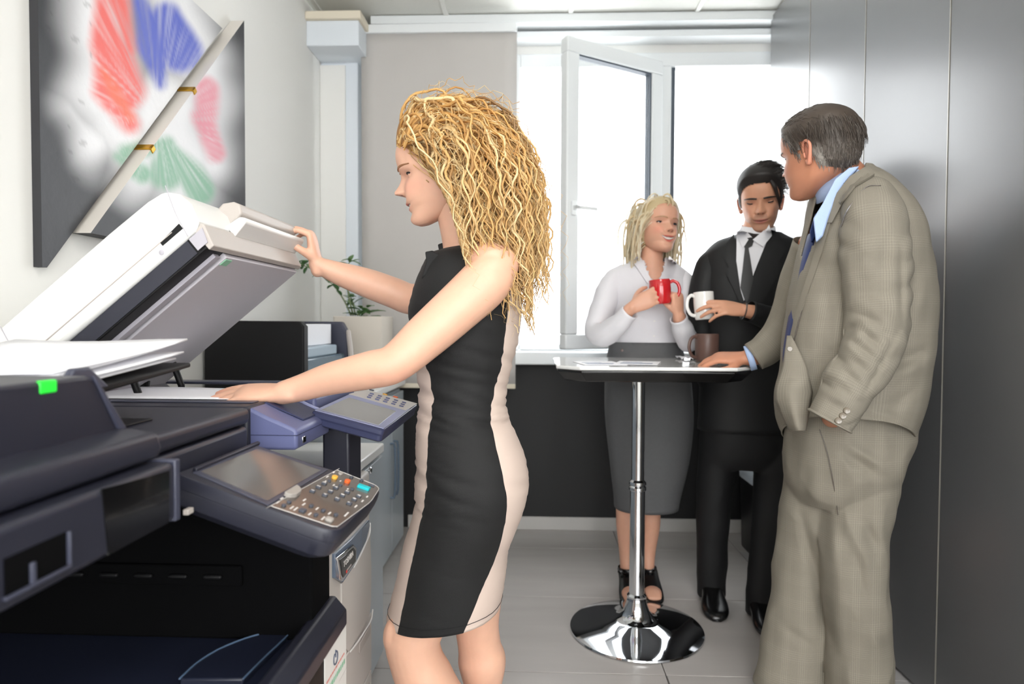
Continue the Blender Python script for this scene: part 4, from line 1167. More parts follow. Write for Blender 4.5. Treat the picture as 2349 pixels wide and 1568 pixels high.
    def ears(self, mb, col, sz=1.0):
        for s in (1, -1):
            xf, xb, w, c = self.prof(np.array(0.46)); y = float(w) * 0.965 * s
            mb.col = col
            def E(a, b, o): # a up, b back, o out
                return self.P(-0.055 - b * sz, y + s * o, 0.455 + a * sz)
            rim = [E(-0.10, -0.01, 0.01), E(-0.13, 0.012, 0.02), E(-0.10, 0.035, 0.035), E(-0.02, 0.07, 0.06), E(0.06, 0.085, 0.07), E(0.115, 0.05, 0.06), E(0.12, 0.0, 0.045), E(0.07, -0.04, 0.02), E(0.02, -0.045, 0.008)]
            H = self.H
            mb.tube(rim, [0.026 * H, 0.032 * H, 0.026 * H, 0.02 * H, 0.019 * H, 0.02 * H, 0.019 * H, 0.016 * H, 0.012 * H], 8, 4)
            inner = [E(-0.09, 0.012, 0.018), E(-0.02, 0.03, 0.03), E(0.06, 0.035, 0.035), (E(0.09, 0.01, 0.03))]
            mb.col = mixc(col, c3((150, 80, 65)), 0.35)
            mb.tube(inner, [(0.03 * H, 0.012 * H), (0.045 * H, 0.014 * H), (0.05 * H, 0.014 * H), (0.03 * H, 0.01 * H)], 8, 4, up=self.S * s)
            mb.col = col
            mb.tube([E(-0.045, -0.03, 0.02), E(-0.01, -0.03, 0.026)], [0.016 * H, 0.014 * H], 7, 2)
        mb.col = (1, 1, 1, 1)
    def eyes(self, root, mbskin, skin, iris, gaze=(0, 0), up=14, lo=14, lash=True, lashcol=(30, 22, 18), lidcol=None, lashw=0.0065):
        H = self.H; er = 0.056
        for s in (1, -1):
            y = 0.147 * s; z = 0.503
            x = float(self.fx(y, z)) - 0.044
            o = self.P(x, y, z)
            f = (self.F + self.S * math.tan(R(gaze[0])) + self.U * math.tan(R(gaze[1]))).normalized()
            g = MB(); rr = er * H; nu, nv = 24, 22
            s1 = f.orthogonal().normalized(); s2 = f.cross(s1); P = []; cols = []
            for i in range(nv + 1):
                a = max(0.01, PI * 0.6 * i / nv); row = []; cr_ = []
                cl = (0.006, 0.006, 0.006, 1) if a < 0.19 else (c3(iris) if a < 0.46 else ((0.02, 0.02, 0.02, 1) if a < 0.52 else c3((226, 220, 216))))
                for k in range(nu):
                    b = 2 * PI * k / nu; row.append(o + (f * math.cos(a) + (s1 * math.cos(b) + s2 * math.sin(b)) * math.sin(a)) * rr); cr_.append(cl)
                P.append(row); cols.append(cr_)
            g.grid(P, closed=True, cap=True, cols=cols)
            g.build('eye', 'eye', root, vcol=True, smooth=180)
            # lids: shells just outside the eyeball
            outw = self.S * s
            def sh(e, a, r): # elevation, azimuth (deg, + = outward)
                e, a = R(e), R(a)
                return o + (self.F * math.cos(e) * math.cos(a) + outw * math.cos(e) * math.sin(a) + self.U * math.sin(e)) * r * H
            def edge(a, up_): # almond shape
                k = max(0.0, math.cos(R(a) * 90 / 62)) if abs(a) < 62 else 0
                return up_ * k + 4 * (a / 60)
            for sgn, e0, e1 in ((1, up, 70), (-1, -lo, -62)):
                PP = []; 
                for i in range(7):
                    t = i / 6; row = []
                    for a in range(-78, 79, 6):
                        b = edge(a, e0); e = b + (e1 - b) * t; row.append(sh(e, a, er * (1.06 + 0.0 * t)))
                    PP.append(row)
                cl = lidcol or mixc(skin, c3((150, 90, 80)), 0.25)
                mbskin.grid(PP, cols=[[mixc(cl, skin, i / 6)] * len(PP[0]) for i in range(7)])
            if lash:
                l = MB(); pts = [sh(edge(a, up) + (3 if True else 0), a, er * 1.09) for a in range(-58, 66, 8)]
                l.tube(pts, [lashw * H * (0.45 + 0.55 * min(1, i / 5)) for i in range(len(pts))], 6, 2)
                l.col = c3(lashcol); l.vc = [c3(lashcol)] * len(l.v)
                l.build('eyelashes', 'hair_short', root, vcol=True)
    def brows(self, root, col, th=0.013, arch=0.02, z0=0.580):
        for s in (1, -1):
            pts = []; rad = []
            for i in range(8):
                t = i / 7; y = s * (0.055 + 0.19 * t); z = z0 + arch * math.sin(t * 2.4) - 0.012 * t * t
                pts.append(self.P(self.fx(y, z) + 0.004, y, z)); rad.append((0.006 * self.H, th * self.H * (0.75 + 0.5 * math.sin(t * 2.4)) * (1 - 0.6 * t)))
            g = MB(); g.tube(pts, rad, 8, 3, up=self.U); g.vc = [c3(col)] * len(g.v)
            g.build('eyebrow', 'hair_short', root, vcol=True)
    def cap(self, maskf, thick, col, name, root, m='hair_short', nz=150, na=160, edge=0.10):
        """hair shell lying on the skull where maskf(x,y,z) > 0"""
        X, Y, Z = self.gx, self.gy, self.gz
        g = MB(); idx = {}
        mk = np.array([[maskf(X[i, j], Y[i, j], Z[i, j]) for j in range(na)] for i in range(nz)])
        roots = []
        for i in range(nz):
            for j in range(na):
                if mk[i, j] > 0:
                    d = V((X[i, j] + 0.02, Y[i, j], Z[i, j] - 0.52)).normalized()
                    t = thick(X[i, j], Y[i, j], Z[i, j]) * min(1.0, mk[i, j] / edge) + 0.004
                    p = self.P(X[i, j] + d.x * t, Y[i, j] + d.y * t, Z[i, j] + d.z * t)
                    idx[i, j] = g.addv(p, col(X[i, j], Y[i, j], Z[i, j]))
                    dn = (self.F * d.x + self.S * d.y + self.U * d.z)
                    roots.append((p, dn, (X[i, j], Y[i, j], Z[i, j])))
        for i in range(nz - 1):
            for j in range(na):
                q = [(i, j), (i, (j + 1) % na), (i + 1, (j + 1) % na), (i + 1, j)]
                if all(k in idx for k in q): g.face([idx[k] for k in q])
        ci = g.addv(self.P(0, 0, 1.0 + thick(0, 0, 1.0)), col(0, 0, 1))
        for j in range(na):
            a, b = (nz - 1, j), (nz - 1, (j + 1) % na)
            if a in idx and b in idx: g.face((idx[a], idx[b], ci))
        o = g.build(name, m, root, vcol=True, smooth=180)
        return o, roots
def strand(mb, pts, r0, r1, col, ns=5, tipcol=None):
    n = len(pts); P = []; cols = []; u = None
    for i in range(n):
        t = (pts[min(i + 1, n - 1)] - pts[max(i - 1, 0)])
        t = t.normalized() if t.length > 1e-9 else V((0, 0, 1))
        u = t.orthogonal().normalized() if u is None else ((u - t * u.dot(t)).normalized() if (u - t * u.dot(t)).length > 1e-6 else t.orthogonal().normalized())
        s = t.cross(u); f = i / (n - 1)
        r = (r0 + (r1 - r0) * f) * (min(1, 0.5 + 4 * f))
        P.append([pts[i] + (s * math.cos(2 * PI * k / ns) + u * math.sin(2 * PI * k / ns) * 0.75) * r for k in range(ns)])
        cc = col if tipcol is None else mixc(col, tipcol, f); cols.append([cc] * ns)
    mb.grid(P, closed=True, cols=cols)
def face_col(hd, skin, lip, blush=(226, 150, 132), bk=0.35, beard=None, teeth=False):
    sk, lp_, bl = c3(skin), c3(lip), c3(blush); k = hd.k
    tee = c3((238, 230, 220)); dk = c3((110, 55, 45))
    def f(x, y, z, fm):
        c = sk
        if fm > 0:
            ay = abs(y)
            b = math.exp(-((ay - 0.19) / 0.07) ** 2 - ((z - 0.37) / 0.075) ** 2) * bk + 0.5 * bk * math.exp(-(y / 0.05) ** 2 - ((z - 0.36) / 0.04) ** 2)
            c = mixc(c, bl, min(0.7, b))
            if beard:
                m = 0
                if z < 0.30: m = max(0, min(1, (0.30 - z) / 0.06)) * (1 if z < 0.33 else 0)
                if ay < 0.10 and 0.25 < z < 0.32: m = max(m, 0.8)
                if ay > 0.20 and z < 0.45: m = max(m, 0.7 * min(1, (0.45 - z) / 0.1))
                if ay < 0.05 and 0.1 < z < 0.17: m = max(m, 0.6)
                c = mixc(c, c3(beard), m * 0.38)
            lz = 0.213 + k['smile'] * 0.030 * (y / 0.11) ** 2; w = 0.105 + 0.03 * k['smile']
            if ay < w:
                q = (1 - (y / w) ** 2); up_ = lz + (0.042 + k['open']) * q; lo_ = lz - (0.050 + k['open']) * q
                if lo_ < z < up_:
                    e = min(up_ - z, z - lo_) / 0.012; c = mixc(c, lp_, min(1, e) * 0.85)
                    o = (k['open'] + 0.004) * q
                    if abs(z - lz) < o: c = tee if (teeth and z > lz - o * 0.55) else dk
                    elif abs(z - lz) < o + 0.005: c = dk
            if math.hypot(ay - 0.034, (z - 0.338 + k['noselen']) * 1.3) < 0.013: c = mixc(c, dk, 0.8)
            # eye corner skin tone, browner
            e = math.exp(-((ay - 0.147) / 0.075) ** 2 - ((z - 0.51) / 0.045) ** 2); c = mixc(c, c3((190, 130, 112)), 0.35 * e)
        elif beard and z < 0.35 and x > -0.05:
            c = mixc(c, c3(beard), 0.4 * min(1, (0.35 - z) / 0.1))
        return c
    return f
def shoe(root, heel, toe, w, h, m, name='shoe', high=0.0):
    """low shoe from heel point to toe point on the floor"""
    heel, toe = V(heel), V(toe); d = (toe - heel); L = d.length; d.normalize(); s = d.cross(V((0, 0, 1))).normalized()
    P = []
    hk_ = 0.55 if high > 0 else 1.0
    prof = [(0.0, 0.62, 0.75 * hk_, high), (0.06, 0.80, 1.0 * hk_, high), (0.25, 0.84, 0.98 * hk_, high), (0.42, 0.86, 0.82 * hk_, high * 0.75), (0.62, 1.0, 0.62, high * 0.25), (0.8, 0.97, 0.48, 0), (0.93, 0.75, 0.36, 0), (1.0, 0.35, 0.2, 0)]
    for t, wk, hk, zz in spline(prof, 4):
        c = heel + d * (L * t) + V((0, 0, zz)); row = []
        for k in range(16):
            a = 2 * PI * k / 16
            row.append(c + s * (w / 2 * wk * math.copysign(abs(math.cos(a)) ** 0.75, math.cos(a))) + V((0, 0, max(0.002, h * hk * (0.5 + 0.5 * math.copysign(abs(math.sin(a)) ** 0.8, math.sin(a)))))))
        P.append(row)
    g = MB(); g.grid(P, closed=True, cap=True)
    if high > 0:
        g.tube([heel + d * L * 0.04 + V((0, 0, high + 0.01)), heel + d * L * 0.03 + V((0, 0, 0.004))], [0.018, 0.008], 10, 3)
    return g.build(name, m, root, smooth=70)

def fused(name, grids, m, root, voxel=0.007, it=10, amp=0.004, fr=8, aniso=(1, 1, 1), seed=0, fl=()):
    """several rings joined into one continuous garment"""
    g = MB()
    for P in grids: g.grid(P, closed=True, cap=True)
    me = remesh(g, voxel, it)
    nrm = [v.normal.copy() for v in me.vertices]
    for v, n in zip(me.vertices, nrm):
        q = V((v.co.x * aniso[0], v.co.y * aniso[1], v.co.z * aniso[2])) * fr + V((seed, seed * 1.3, 0))
        v.co += n * amp * (1 - 2 * abs(noise.noise(q)) + 0.5 * noise.noise(q * 2.1))
    for v, n in zip(me.vertices, nrm):
        if fl and n.y < 0.3: v.co += fold_at(v.co, fl)
    o = MB()
    for v in me.vertices: o.addv(v.co)
    for p in me.polygons:
        ix = list(p.vertices); o.face(ix, [(me.vertices[i].co.x - 0.6 * me.vertices[i].co.y, me.vertices[i].co.z) for i in ix])
    bpy.data.meshes.remove(me)
    return o.build(name, m, root, smooth=180), o
def cut_faces(mb, poly, ydep):
    """drop the camera-side faces whose centre falls inside an outline of the picture"""
    pts = [V(p) for p in poly]; n = len(pts)
    def ins(x, y):
        c = False
        for i in range(n):
            a, b = pts[i], pts[(i + 1) % n]
            if (a.y > y) != (b.y > y) and x < (b.x - a.x) * (y - a.y) / (b.y - a.y) + a.x: c = not c
        return c
    kf, km, ku = [], [], []
    for f, m_, u in zip(mb.f, mb.m, mb.uv):
        c = sum((mb.v[i] for i in f), V()) / len(f)
        if c.y < ydep and ins(*proj(c)): continue
        kf.append(f); km.append(m_); ku.append(u)
    mb.f, mb.m, mb.uv = kf, km, ku

def fold_at(p, fl):
    """cloth folds: each a line (x1,y1,x2,y2,width,height) over the front of the garment"""
    x, y = proj(p); h = 0.0
    for x1, y1, x2, y2, w, a in fl:
        dx, dy = x2 - x1, y2 - y1; t = ((x - x1) * dx + (y - y1) * dy) / (dx * dx + dy * dy)
        tc = max(0.0, min(1.0, t)); d = math.hypot(x - x1 - tc * dx, y - y1 - tc * dy)
        if d < 3 * w: h += a * math.exp(-(d / w) ** 2) * (0.35 + 0.65 * math.sin(PI * min(max(tc, 0.02), 0.98)))
    return (CAMP - p).normalized() * h
def folded(P, fl):
    m = len(P[0]); Q = []
    for row in P:
        c = sum(row, V()) / m
        Q.append([p + fold_at(p, fl) if p.y < c.y + 0.01 else p for p in row])
    return Q

# ================================================================== the woman at the copier
mat('dress_black', (13, 13, 14), 0.75, sheen=0.03, bump=(0.25, 500))
mat('dress_beige', (212, 192, 180), 0.7, bump=(0.2, 500))
mat('shoe_black', (16, 16, 17), 0.3)
YW = 1.58
w1 = thing('person', (-0.19, YW, 0), 'curly-haired blonde woman in a black and beige dress lifting the copier lid', 'person')
SK1 = (226, 178, 152)
dress_rows = [(571, 1006, 1128, .070), (590, 985, 1156, .115), (640, 962, 1186, .142), (690, 947, 1196, .150), (720, 943, 1195, .150), (780, 950, 1186, .142), (830, 958, 1172, .133),
              (880, 964, 1161, .126), (930, 968, 1158, .128), (965, 963, 1166, .137), (1000, 960, 1186, .150), (1050, 961, 1204, .164), (1100, 962, 1210, .170), (1150, 957, 1204, .170),
              (1200, 944, 1186, .166), (1250, 930, 1166, .160), (1300, 917, 1160, .157), (1350, 903, 1154, .155), (1390, 893, 1148, .153)]
seam_f = [(560, 930), (790, 940), (830, 975), (880, 990), (930, 993), (960, 985), (1040, 983), (1110, 981), (1160, 966), (1260, 944), (1340, 925), (1430, 903)]
seam_b = [(560, 1150), (600, 1172), (695, 1168), (740, 1160), (820, 1150), (860, 1140), (900, 1126), (950, 1121), (970, 1130), (1040, 1150), (1100, 1162), (1160, 1161), (1230, 1140), (1290, 1112), (1350, 1086), (1400, 1062)]
A = []
for r in dress_rows:
    a = atY(r[1], r[0], YW); b = atY(r[2], r[0], YW); sf = atY(np.interp(r[0], *zip(*seam_f)), r[0], YW - 0.12); sb = atY(np.interp(r[0], *zip(*seam_b)), r[0], YW - 0.10)
    A.append([a.z, a.x, b.x, r[3], sf.x, sb.x, 0.0])
A[-1][6] = 0.014; A[-2][6] = 0.010; A[-3][6] = 0.005
A[0][6] = 0.008
S = spline(A, 7); P = []; cols_m = None; nf, nb, nk = 5, 6, 18
for s in S:
    z, xa, xb, hd, xf, xk, tx = s; xc = (xa + xb) / 2; w = (xb - xa) / 2; ex = 2.2
    def ang(x):
        t = max(-0.999, min(0.999, (x - xc) / w)); return math.acos(math.copysign(abs(t) ** (ex / 2), t))
    af = max(ang(xf), 0.0); ab = ang(xk); af = min(max(af, ab + 0.2), PI - 0.02)
    # near half: angle measured from +x (0) to -x (pi), through -y
    th = [ab * k / nb for k in range(nb)] + [ab + (af - ab) * k / nk for k in range(nk)] + [af + (PI - af) * k / nf for k in range(nf)]
    ths = [(t, -1) for t in th] + [(PI - t, 1) for t in [0]] 
    far = [(t, 1) for t in reversed([ab * k / nb for k in range(1, nb)] + [ab + (af - ab) * k / nk for k in range(nk)] + [af + (PI - af) * k / nf for k in range(nf)])]
    row = []
    for t, sg in ths + far:
        c, sn = math.cos(t), math.sin(t) * sg
        cx = math.copysign(abs(c) ** (2 / ex), c); sy = math.copysign(abs(sn) ** (2 / ex), sn) if abs(sn) > 1e-6 else 0.0
        row.append(V((xc + w * cx, YW + hd * sy, z + tx * cx)))
    P.append(row)
# folds at waist and thigh, running around the body
Q = []
nn = len(P); mm = len(P[0])
def bumpz(z, c, s): return math.exp(-((z - c) / s) ** 2)
for i in range(nn):
    row = []
    cen = sum(P[i], V()) / mm
    for k in range(mm):
        p = P[i][k]; d = (p - cen); d.z = 0; d = d.normalized() if d.length > 1e-6 else V((0, 0, 0))
        z = p.z
        amp = 0.0055 * bumpz(z, 0.945, 0.05) + 0.0045 * bumpz(z, 0.77, 0.055) * (1.3 if p.x < cen.x else 0.5) + 0.0012 + 0.003 * bumpz(z, 1.06, 0.06)
        q = V((p.x * 5 + 3, p.y * 5, z * 46 + p.x * 14))
        dd = amp * (1 - 2.2 * abs(noise.noise(q))) + 0.002 * noise.noise(V((p.x * 9, p.y * 9, z * 9)))
        row.append(p + d * dd)
    Q.append(row)
g = MB()
idx = [[g.addv(p) for p in row] for row in Q]
colm = []
for k in range(mm):
    if k < nb: colm.append(1)
    elif k < nb + nk: colm.append(0)
    elif k < nb + nk + nf: colm.append(1)
    else:
        j = mm - 1 - k            # mirrored far side
        colm.append(1 if j < nb - 1 else (0 if j < nb - 1 + nk else 1))
rowz = [S[i][0] for i in range(nn)]
zbust = atY(950, 800, YW).z
for i in range(nn - 1):
    for k in range(mm):
        k2 = (k + 1) % mm; front = nb + nk <= k <= mm - nb - nk
        g.mi = 0 if (front and rowz[i] > zbust) else colm[k]
        g.face((idx[i][k], idx[i][k2], idx[i + 1][k2], idx[i + 1][k]))
dress = g.build('dress', ['dress_black', 'dress_beige'], w1, smooth=180, solid=0.002)
g = MB(); hem = [Q[-4][k] + (Q[-4][k] - V(( (A[-1][1]+A[-1][2])/2, YW, Q[-4][k].z))).normalized() * 0.0022 for k in range(mm)]
g.tube(hem + [hem[0]], [0.0007] * (mm + 1), 4, 1, cap=False); g.build('hem_stitch', 'dress_black', dress)
# folded collar
for pts, yy in ((((977, 600), (974, 577), (990, 574), (1014, 585), (1022, 598), (1000, 615), (965, 640)), 1.475), (((1003, 560), (1015, 556), (1035, 566), (1030, 590), (1010, 592)), 1.60)):
    g = MB(); c = [atY(x, y, yy) for x, y in pts]; g.pprism(c, (0.004, 0.018, 0)); g.build('collar', 'dress_black', dress, bevel=0.003)

# ---- body: torso, neck, arms, legs as one surface
bm1 = MB()
def PX(px, py, y): return atY(px, py, y)
tor = [(r[0], r[1] + 8, r[2] - 8, YW, max(r[3] - 0.012, 0.03)) for r in dress_rows[1:]]
P_, _ = sil(tor, 3, 36, 2.2)
bm1.grid(P_, closed=True, cap=True)
bm1.tube([PX(1090, 640, YW), PX(1073, 575, YW), PX(1056, 520, YW), PX(1046, 470, YW)], [(0.085, 0.075), (0.060, 0.060), (0.049, 0.050), (0.050, 0.052)], 24, 5, up=(1, 0, 0))
# near (left) arm
SHN = PX(1128, 618, 1.447)
bm1.tube([PX(1085, 592, 1.56), PX(1108, 600, 1.50), PX(1126, 614, 1.455)], [0.048, 0.052, 0.056], 20, 4)
WN = PX(648, 901, 1.36)
bm1.tube([PX(1140, 610, 1.46), PX(1112, 648, 1.43), PX(1050, 706, 1.405), PX(975, 773, 1.375), PX(905, 833, 1.35), PX(850, 848, 1.35), PX(760, 868, 1.36), PX(695, 888, 1.365), WN],
         [0.050, 0.056, 0.053, 0.048, 0.041, 0.040, 0.0345, 0.029, (0.027, 0.025)], 24, 5, up=(0, 0, 1))
bm1.sphere(PX(912, 846, 1.352), (0.026, 0.022, 0.026), 12, 8)
tips_n = hand(bm1, WN, (-1, 0.05, -0.02), (0.0, -0.32, 0.95), (0, 1, 0.3), ((10, 6, 2), (12, 6, 2), (14, 8, 2), (16, 10, 4)), ((0.6, 0.45, -0.75), (0.8, 0.3, -0.5), (0.85, 0.1, -0.2)), 0.98, (8, 2, -4, -11), 0.027)
# far (right) arm to the lid
WF = PX(726, 606, 1.735)
bm1.tube([PX(1085, 600, 1.66), PX(1080, 625, 1.71), PX(1020, 680, 1.76), PX(945, 686, 1.80), PX(905, 672, 1.80), PX(840, 648, 1.785), PX(775, 626, 1.755), WF],
         [0.050, 0.055, 0.047, 0.043, 0.0425, 0.040, 0.031, (0.026, 0.021)], 24, 5, up=(0, 0, 1))
hand(bm1, WF, (-0.16, -0.05, 1), (1, 0.12, 0.1), (-0.25, -1, 0.0), ((62, 48, 18), (60, 50, 20), (58, 52, 20), (52, 55, 20)), ((0.55, 0.55, -0.55), (0.62, 0.1, -0.78), (0.35, -0.15, -0.9)), 0.88, (5, 1, -3, -8), 0.026)
# legs
bm1.tube([PX(1085, 1130, 1.51), PX(1040, 1240, 1.515), PX(994, 1360, 1.525), PX(950, 1450, 1.515), PX(954, 1508, 1.515), PX(985, 1572, 1.52), V((-0.185, 1.525, 0.21)), V((-0.165, 1.52, 0.11)), V((-0.17, 1.52, 0.075))],
         [0.074, 0.072, 0.068, 0.066, 0.063, 0.066, 0.043, 0.034, 0.034], 26, 5, up=(0, 1, 0))
bm1.sphere(PX(908, 1458, 1.50), (0.03, 0.036, 0.046), 14, 10)
bm1.tube([PX(1100, 1130, 1.64), PX(1100, 1240, 1.645), PX(1098, 1340, 1.65), PX(1094, 1425, 1.66), PX(1100, 1480, 1.67), PX(1106, 1518, 1.675), V((-0.135, 1.68, 0.185)), V((-0.125, 1.68, 0.11)), V((-0.13, 1.68, 0.075))],
         [0.076, 0.072, 0.064, 0.057, 0.056, 0.062, 0.045, 0.033, 0.034], 26, 5, up=(0, 1, 0))
for cy, cx in ((1.52, -0.17), (1.68, -0.13)):
    bm1.tube([V((cx + 0.02, cy, 0.085)), V((cx - 0.06, cy, 0.065)), V((cx - 0.13, cy, 0.035)), V((cx - 0.18, cy, 0.028))], [(0.03, 0.032), (0.034, 0.026), (0.04, 0.018), (0.03, 0.013)], 14, 4, up=(0, 0, 1))
skin1 = c3(SK1); red1 = c3((226, 150, 128))
eln = PX(912, 852, 1.35)
def colw1(p):
    t = math.exp(-((p - eln).length / 0.035) ** 2) * 0.5
    d = min((p - q[0]).length for q in tips_n); t = max(t, 0.55 * math.exp(-(d / 0.03) ** 2))
    return mixc(skin1, red1, t)
body1 = MB()
absorb(body1, remesh(bm1, 0.0034, 6), colw1)
H1 = Head((-0.231, YW, 1.515), (-0.97, -0.05, -0.235), (-0.235, 0, 0.97), 0.232, nose=1.06, noselen=-0.004, jaw=0.95, smile=0.35, chin=-0.008, open=0.006, wide=0.94)
fc1 = face_col(H1, SK1, (206, 110, 104), (236, 160, 140), 0.4, teeth=True)
H1.mesh(body1, fc1)
H1.eyes(w1, body1, skin1, (70, 84, 100), (0, -10), 17, 9, True, (26, 20, 18), lashw=0.010)
body1.build('body', 'skin', w1, smooth=180, vcol=True)
H1.brows(w1, (150, 104, 70), 0.014, 0.022, 0.588)
for cy, cx in ((1.52, -0.17), (1.68, -0.13)):
    shoe(w1, (cx + 0.055, cy, 0), (cx - 0.19, cy, 0), 0.085, 0.05, 'shoe_black', high=0.06)

# ---- curly hair
def hm1(x, y, z): return z - float(np.interp(x, [-0.5, 0.0, 0.08, 0.16, 0.26, 0.34, 0.42], [0.08, 0.12, 0.34, 0.58, 0.70, 0.79, 0.86]))
G_D, G_M, G_L, G_P = c3((124, 80, 36)), c3((204, 148, 76)), c3((234, 188, 114)), c3((250, 228, 178))
capo, roots1 = H1.cap(hm1, lambda x, y, z: 0.10 + 0.10 * max(0, z - 0.5), lambda x, y, z: c3((186, 134, 70)), 'hair_base', w1, 'hair', edge=0.3)
rnd = random.Random(11)
def wig(root_list, n, hd, rnd, Lr, vol, back, wave, rr, name, root, grav=(0.05, 0.17), nstep=26, mat_='hair', thin=False, front=0.12, shades=None, lowflow=None, lim_=(0.12, 0.50, 0.48, 0.40, 0.24, 0.05)):
    g = MB(); F, S, U, O, H = hd.F, hd.S, hd.U, hd.O, hd.H
    wts = [0.4 + 1.2 * max(0, q[2][2] - 0.15) + (1.2 if q[2][0] > 0.2 else 0) for q in root_list]
    for p0, nrm, (lx, ly, lz) in rnd.choices(root_list, wts, k=n):
        L = rnd.uniform(*Lr) * (0.82 if lz < 0.5 else 1.0); st = L / nstep
        d = (nrm * vol - F * back + U * 0.12 + V((rnd.gauss(0, .22), rnd.gauss(0, .22), rnd.gauss(0, .22)))).normalized()
        p = p0 - nrm * 0.012; pts = []; A0 = rnd.uniform(*wave[0]); wl = rnd.uniform(*wave[1]); ph = rnd.uniform(0, 2 * PI); hand_ = rnd.choice((-1, 1)); side = None
        for i in range(nstep + 1):
            s = i / nstep
            if side is None: side = d.orthogonal().normalized()
            side = (side - d * side.dot(d)); side = side.normalized() if side.length > 1e-6 else d.orthogonal().normalized()
            up2 = d.cross(side); a = ph + hand_ * 2 * PI * (L * s) / wl; am = A0 * min(1, 0.25 + 1.6 * s)
            pts.append(p + (side * math.cos(a) + up2 * math.sin(a)) * am)
            gv = grav[0] + (grav[1] - grav[0]) * s
            fl = V((0, 0, -1)) * gv
            fl = fl - V((F.x, F.y, 0)).normalized() * 0.13 * max(0.0, d.z)
            if lowflow: fl = fl + lowflow(p) * 0.12
            d = (d * (1 - gv) + fl).normalized(); p = p + d * st
            q = p - O; a_, b_, c_ = q.dot(F) / H, q.dot(S) / H, q.dot(U) / H
            e = math.sqrt(((a_ + 0.03) / 0.50) ** 2 + (b_ / 0.40) ** 2 + (c_ / 0.55) ** 2)
            if e < 1: 
                o = (F * (a_ + 0.03) + S * b_ + U * c_) * H; p = O - F * 0.03 * H + o / max(e, 0.3) 
            lim = np.interp(c_, [-0.9, -0.5, 0.0, 0.22, 0.36, 0.5, 0.62, 0.75, 0.85], [front - 0.12, front - 0.12, front, front + lim_[0]] + list(lim_[1:]))
            if a_ > lim: p = p - V((F.x, F.y, 0)).normalized() * (a_ - lim) * H * 0.6
        if any((q - O).dot(F) / H > 0.49 and (q - O).dot(U) / H < 0.36 for q in pts): continue
        u = rnd.random(); sh = shades or (G_D, G_M, G_L, G_P)
        c = mixc(sh[0], sh[1], u / 0.35) if u < 0.35 else (mixc(sh[1], sh[2], (u - 0.35) / 0.4) if u < 0.75 else mixc(sh[2], sh[3], (u - 0.75) / 0.25))
        r0 = rnd.uniform(*rr)
        strand(g, pts, r0, r0 * 0.25, c, 3 if thin else 5, mixc(c, sh[3], 0.35))
    return g.build(name, mat_, root, vcol=True, smooth=180, recalc=False)
def low1(p):
    if p.z < 1.40: return V((0.9, 0, 0.15)) * min(1, (1.40 - p.z) / 0.10) * (1 if p.x < -0.03 else 0.0)
    return V((0, 0, 0))
wig(roots1, 1150, H1, rnd, (0.30, 0.46), 0.42, 0.75, ((0.004, 0.011), (0.06, 0.10)), (0.0026, 0.0060), 'hair', w1, grav=(0.13, 0.30), lowflow=low1, front=0.05, nstep=30)
wig(roots1, 700, H1, rnd, (0.26, 0.50), 0.55, 0.7, ((0.005, 0.014), (0.035, 0.07)), (0.0006, 0.0012), 'hair_strands', w1, grav=(0.11, 0.28), thin=True, lowflow=low1, front=0.04, shades=(G_M, G_L, G_P, G_P), nstep=30)

# locks swept back from the hairline over the crown
def sweep(n, hd, rnd, name, root, rr, thin=False):
    g = MB()
    for _ in range(n):
        az = rnd.uniform(-1, 1); b0 = 0.36 * az
        a0 = 0.47 * math.sqrt(max(0.05, 1 - (b0 / 0.44) ** 2)) * rnd.uniform(0.80, 1.0); th0 = math.radians(rnd.uniform(41, 62) - 14 * abs(az) ** 1.5)
        k0 = rnd.uniform(1.0, 1.16); arc = math.radians(rnd.uniform(70, 135)); A0 = rnd.uniform(0.004, 0.010); wl = rnd.uniform(0.06, 0.10); ph = rnd.uniform(0, 6.28); drop = rnd.uniform(0.0, 0.22); pts = []
        N = 26
        for i in range(N + 1):
            s = i / N; th = th0 + arc * s; kk = (1.02 + (k0 - 0.98) * min(1, s * 3))
            b = b0 * (1 + 0.45 * s) + (0.16 * s if az > 0 else -0.16 * s) * abs(az)
            rb = math.sqrt(max(0.15, 1 - (b / 0.50) ** 2)); a = 0.50 * math.cos(th) * rb * kk - 0.02; c = 0.60 * math.sin(th) * rb * kk - drop * s * s
            w = A0 * min(1, 0.3 + 2 * s); ww = ph + 2 * PI * s * 0.24 / wl
            pts.append(hd.O + (hd.F * a + hd.S * b + hd.U * c) * hd.H + hd.S * w * math.cos(ww) + hd.U * w * math.sin(ww))
        u = rnd.random(); c = mixc(G_D, G_M, u / 0.35) if u < 0.35 else (mixc(G_M, G_L, (u - 0.35) / 0.4) if u < 0.75 else mixc(G_L, G_P, (u - 0.75) / 0.25))
        r0 = rnd.uniform(*rr); strand(g, pts, r0, r0 * 0.3, c, 3 if thin else 5, mixc(c, G_P, 0.3))
    return g.build(name, 'hair', root, vcol=True, smooth=180, recalc=False)
sweep(330, H1, random.Random(21), 'hair_front', w1, (0.0026, 0.0058))
sweep(160, H1, random.Random(22), 'hair_front_strands', w1, (0.0006, 0.0011), True)

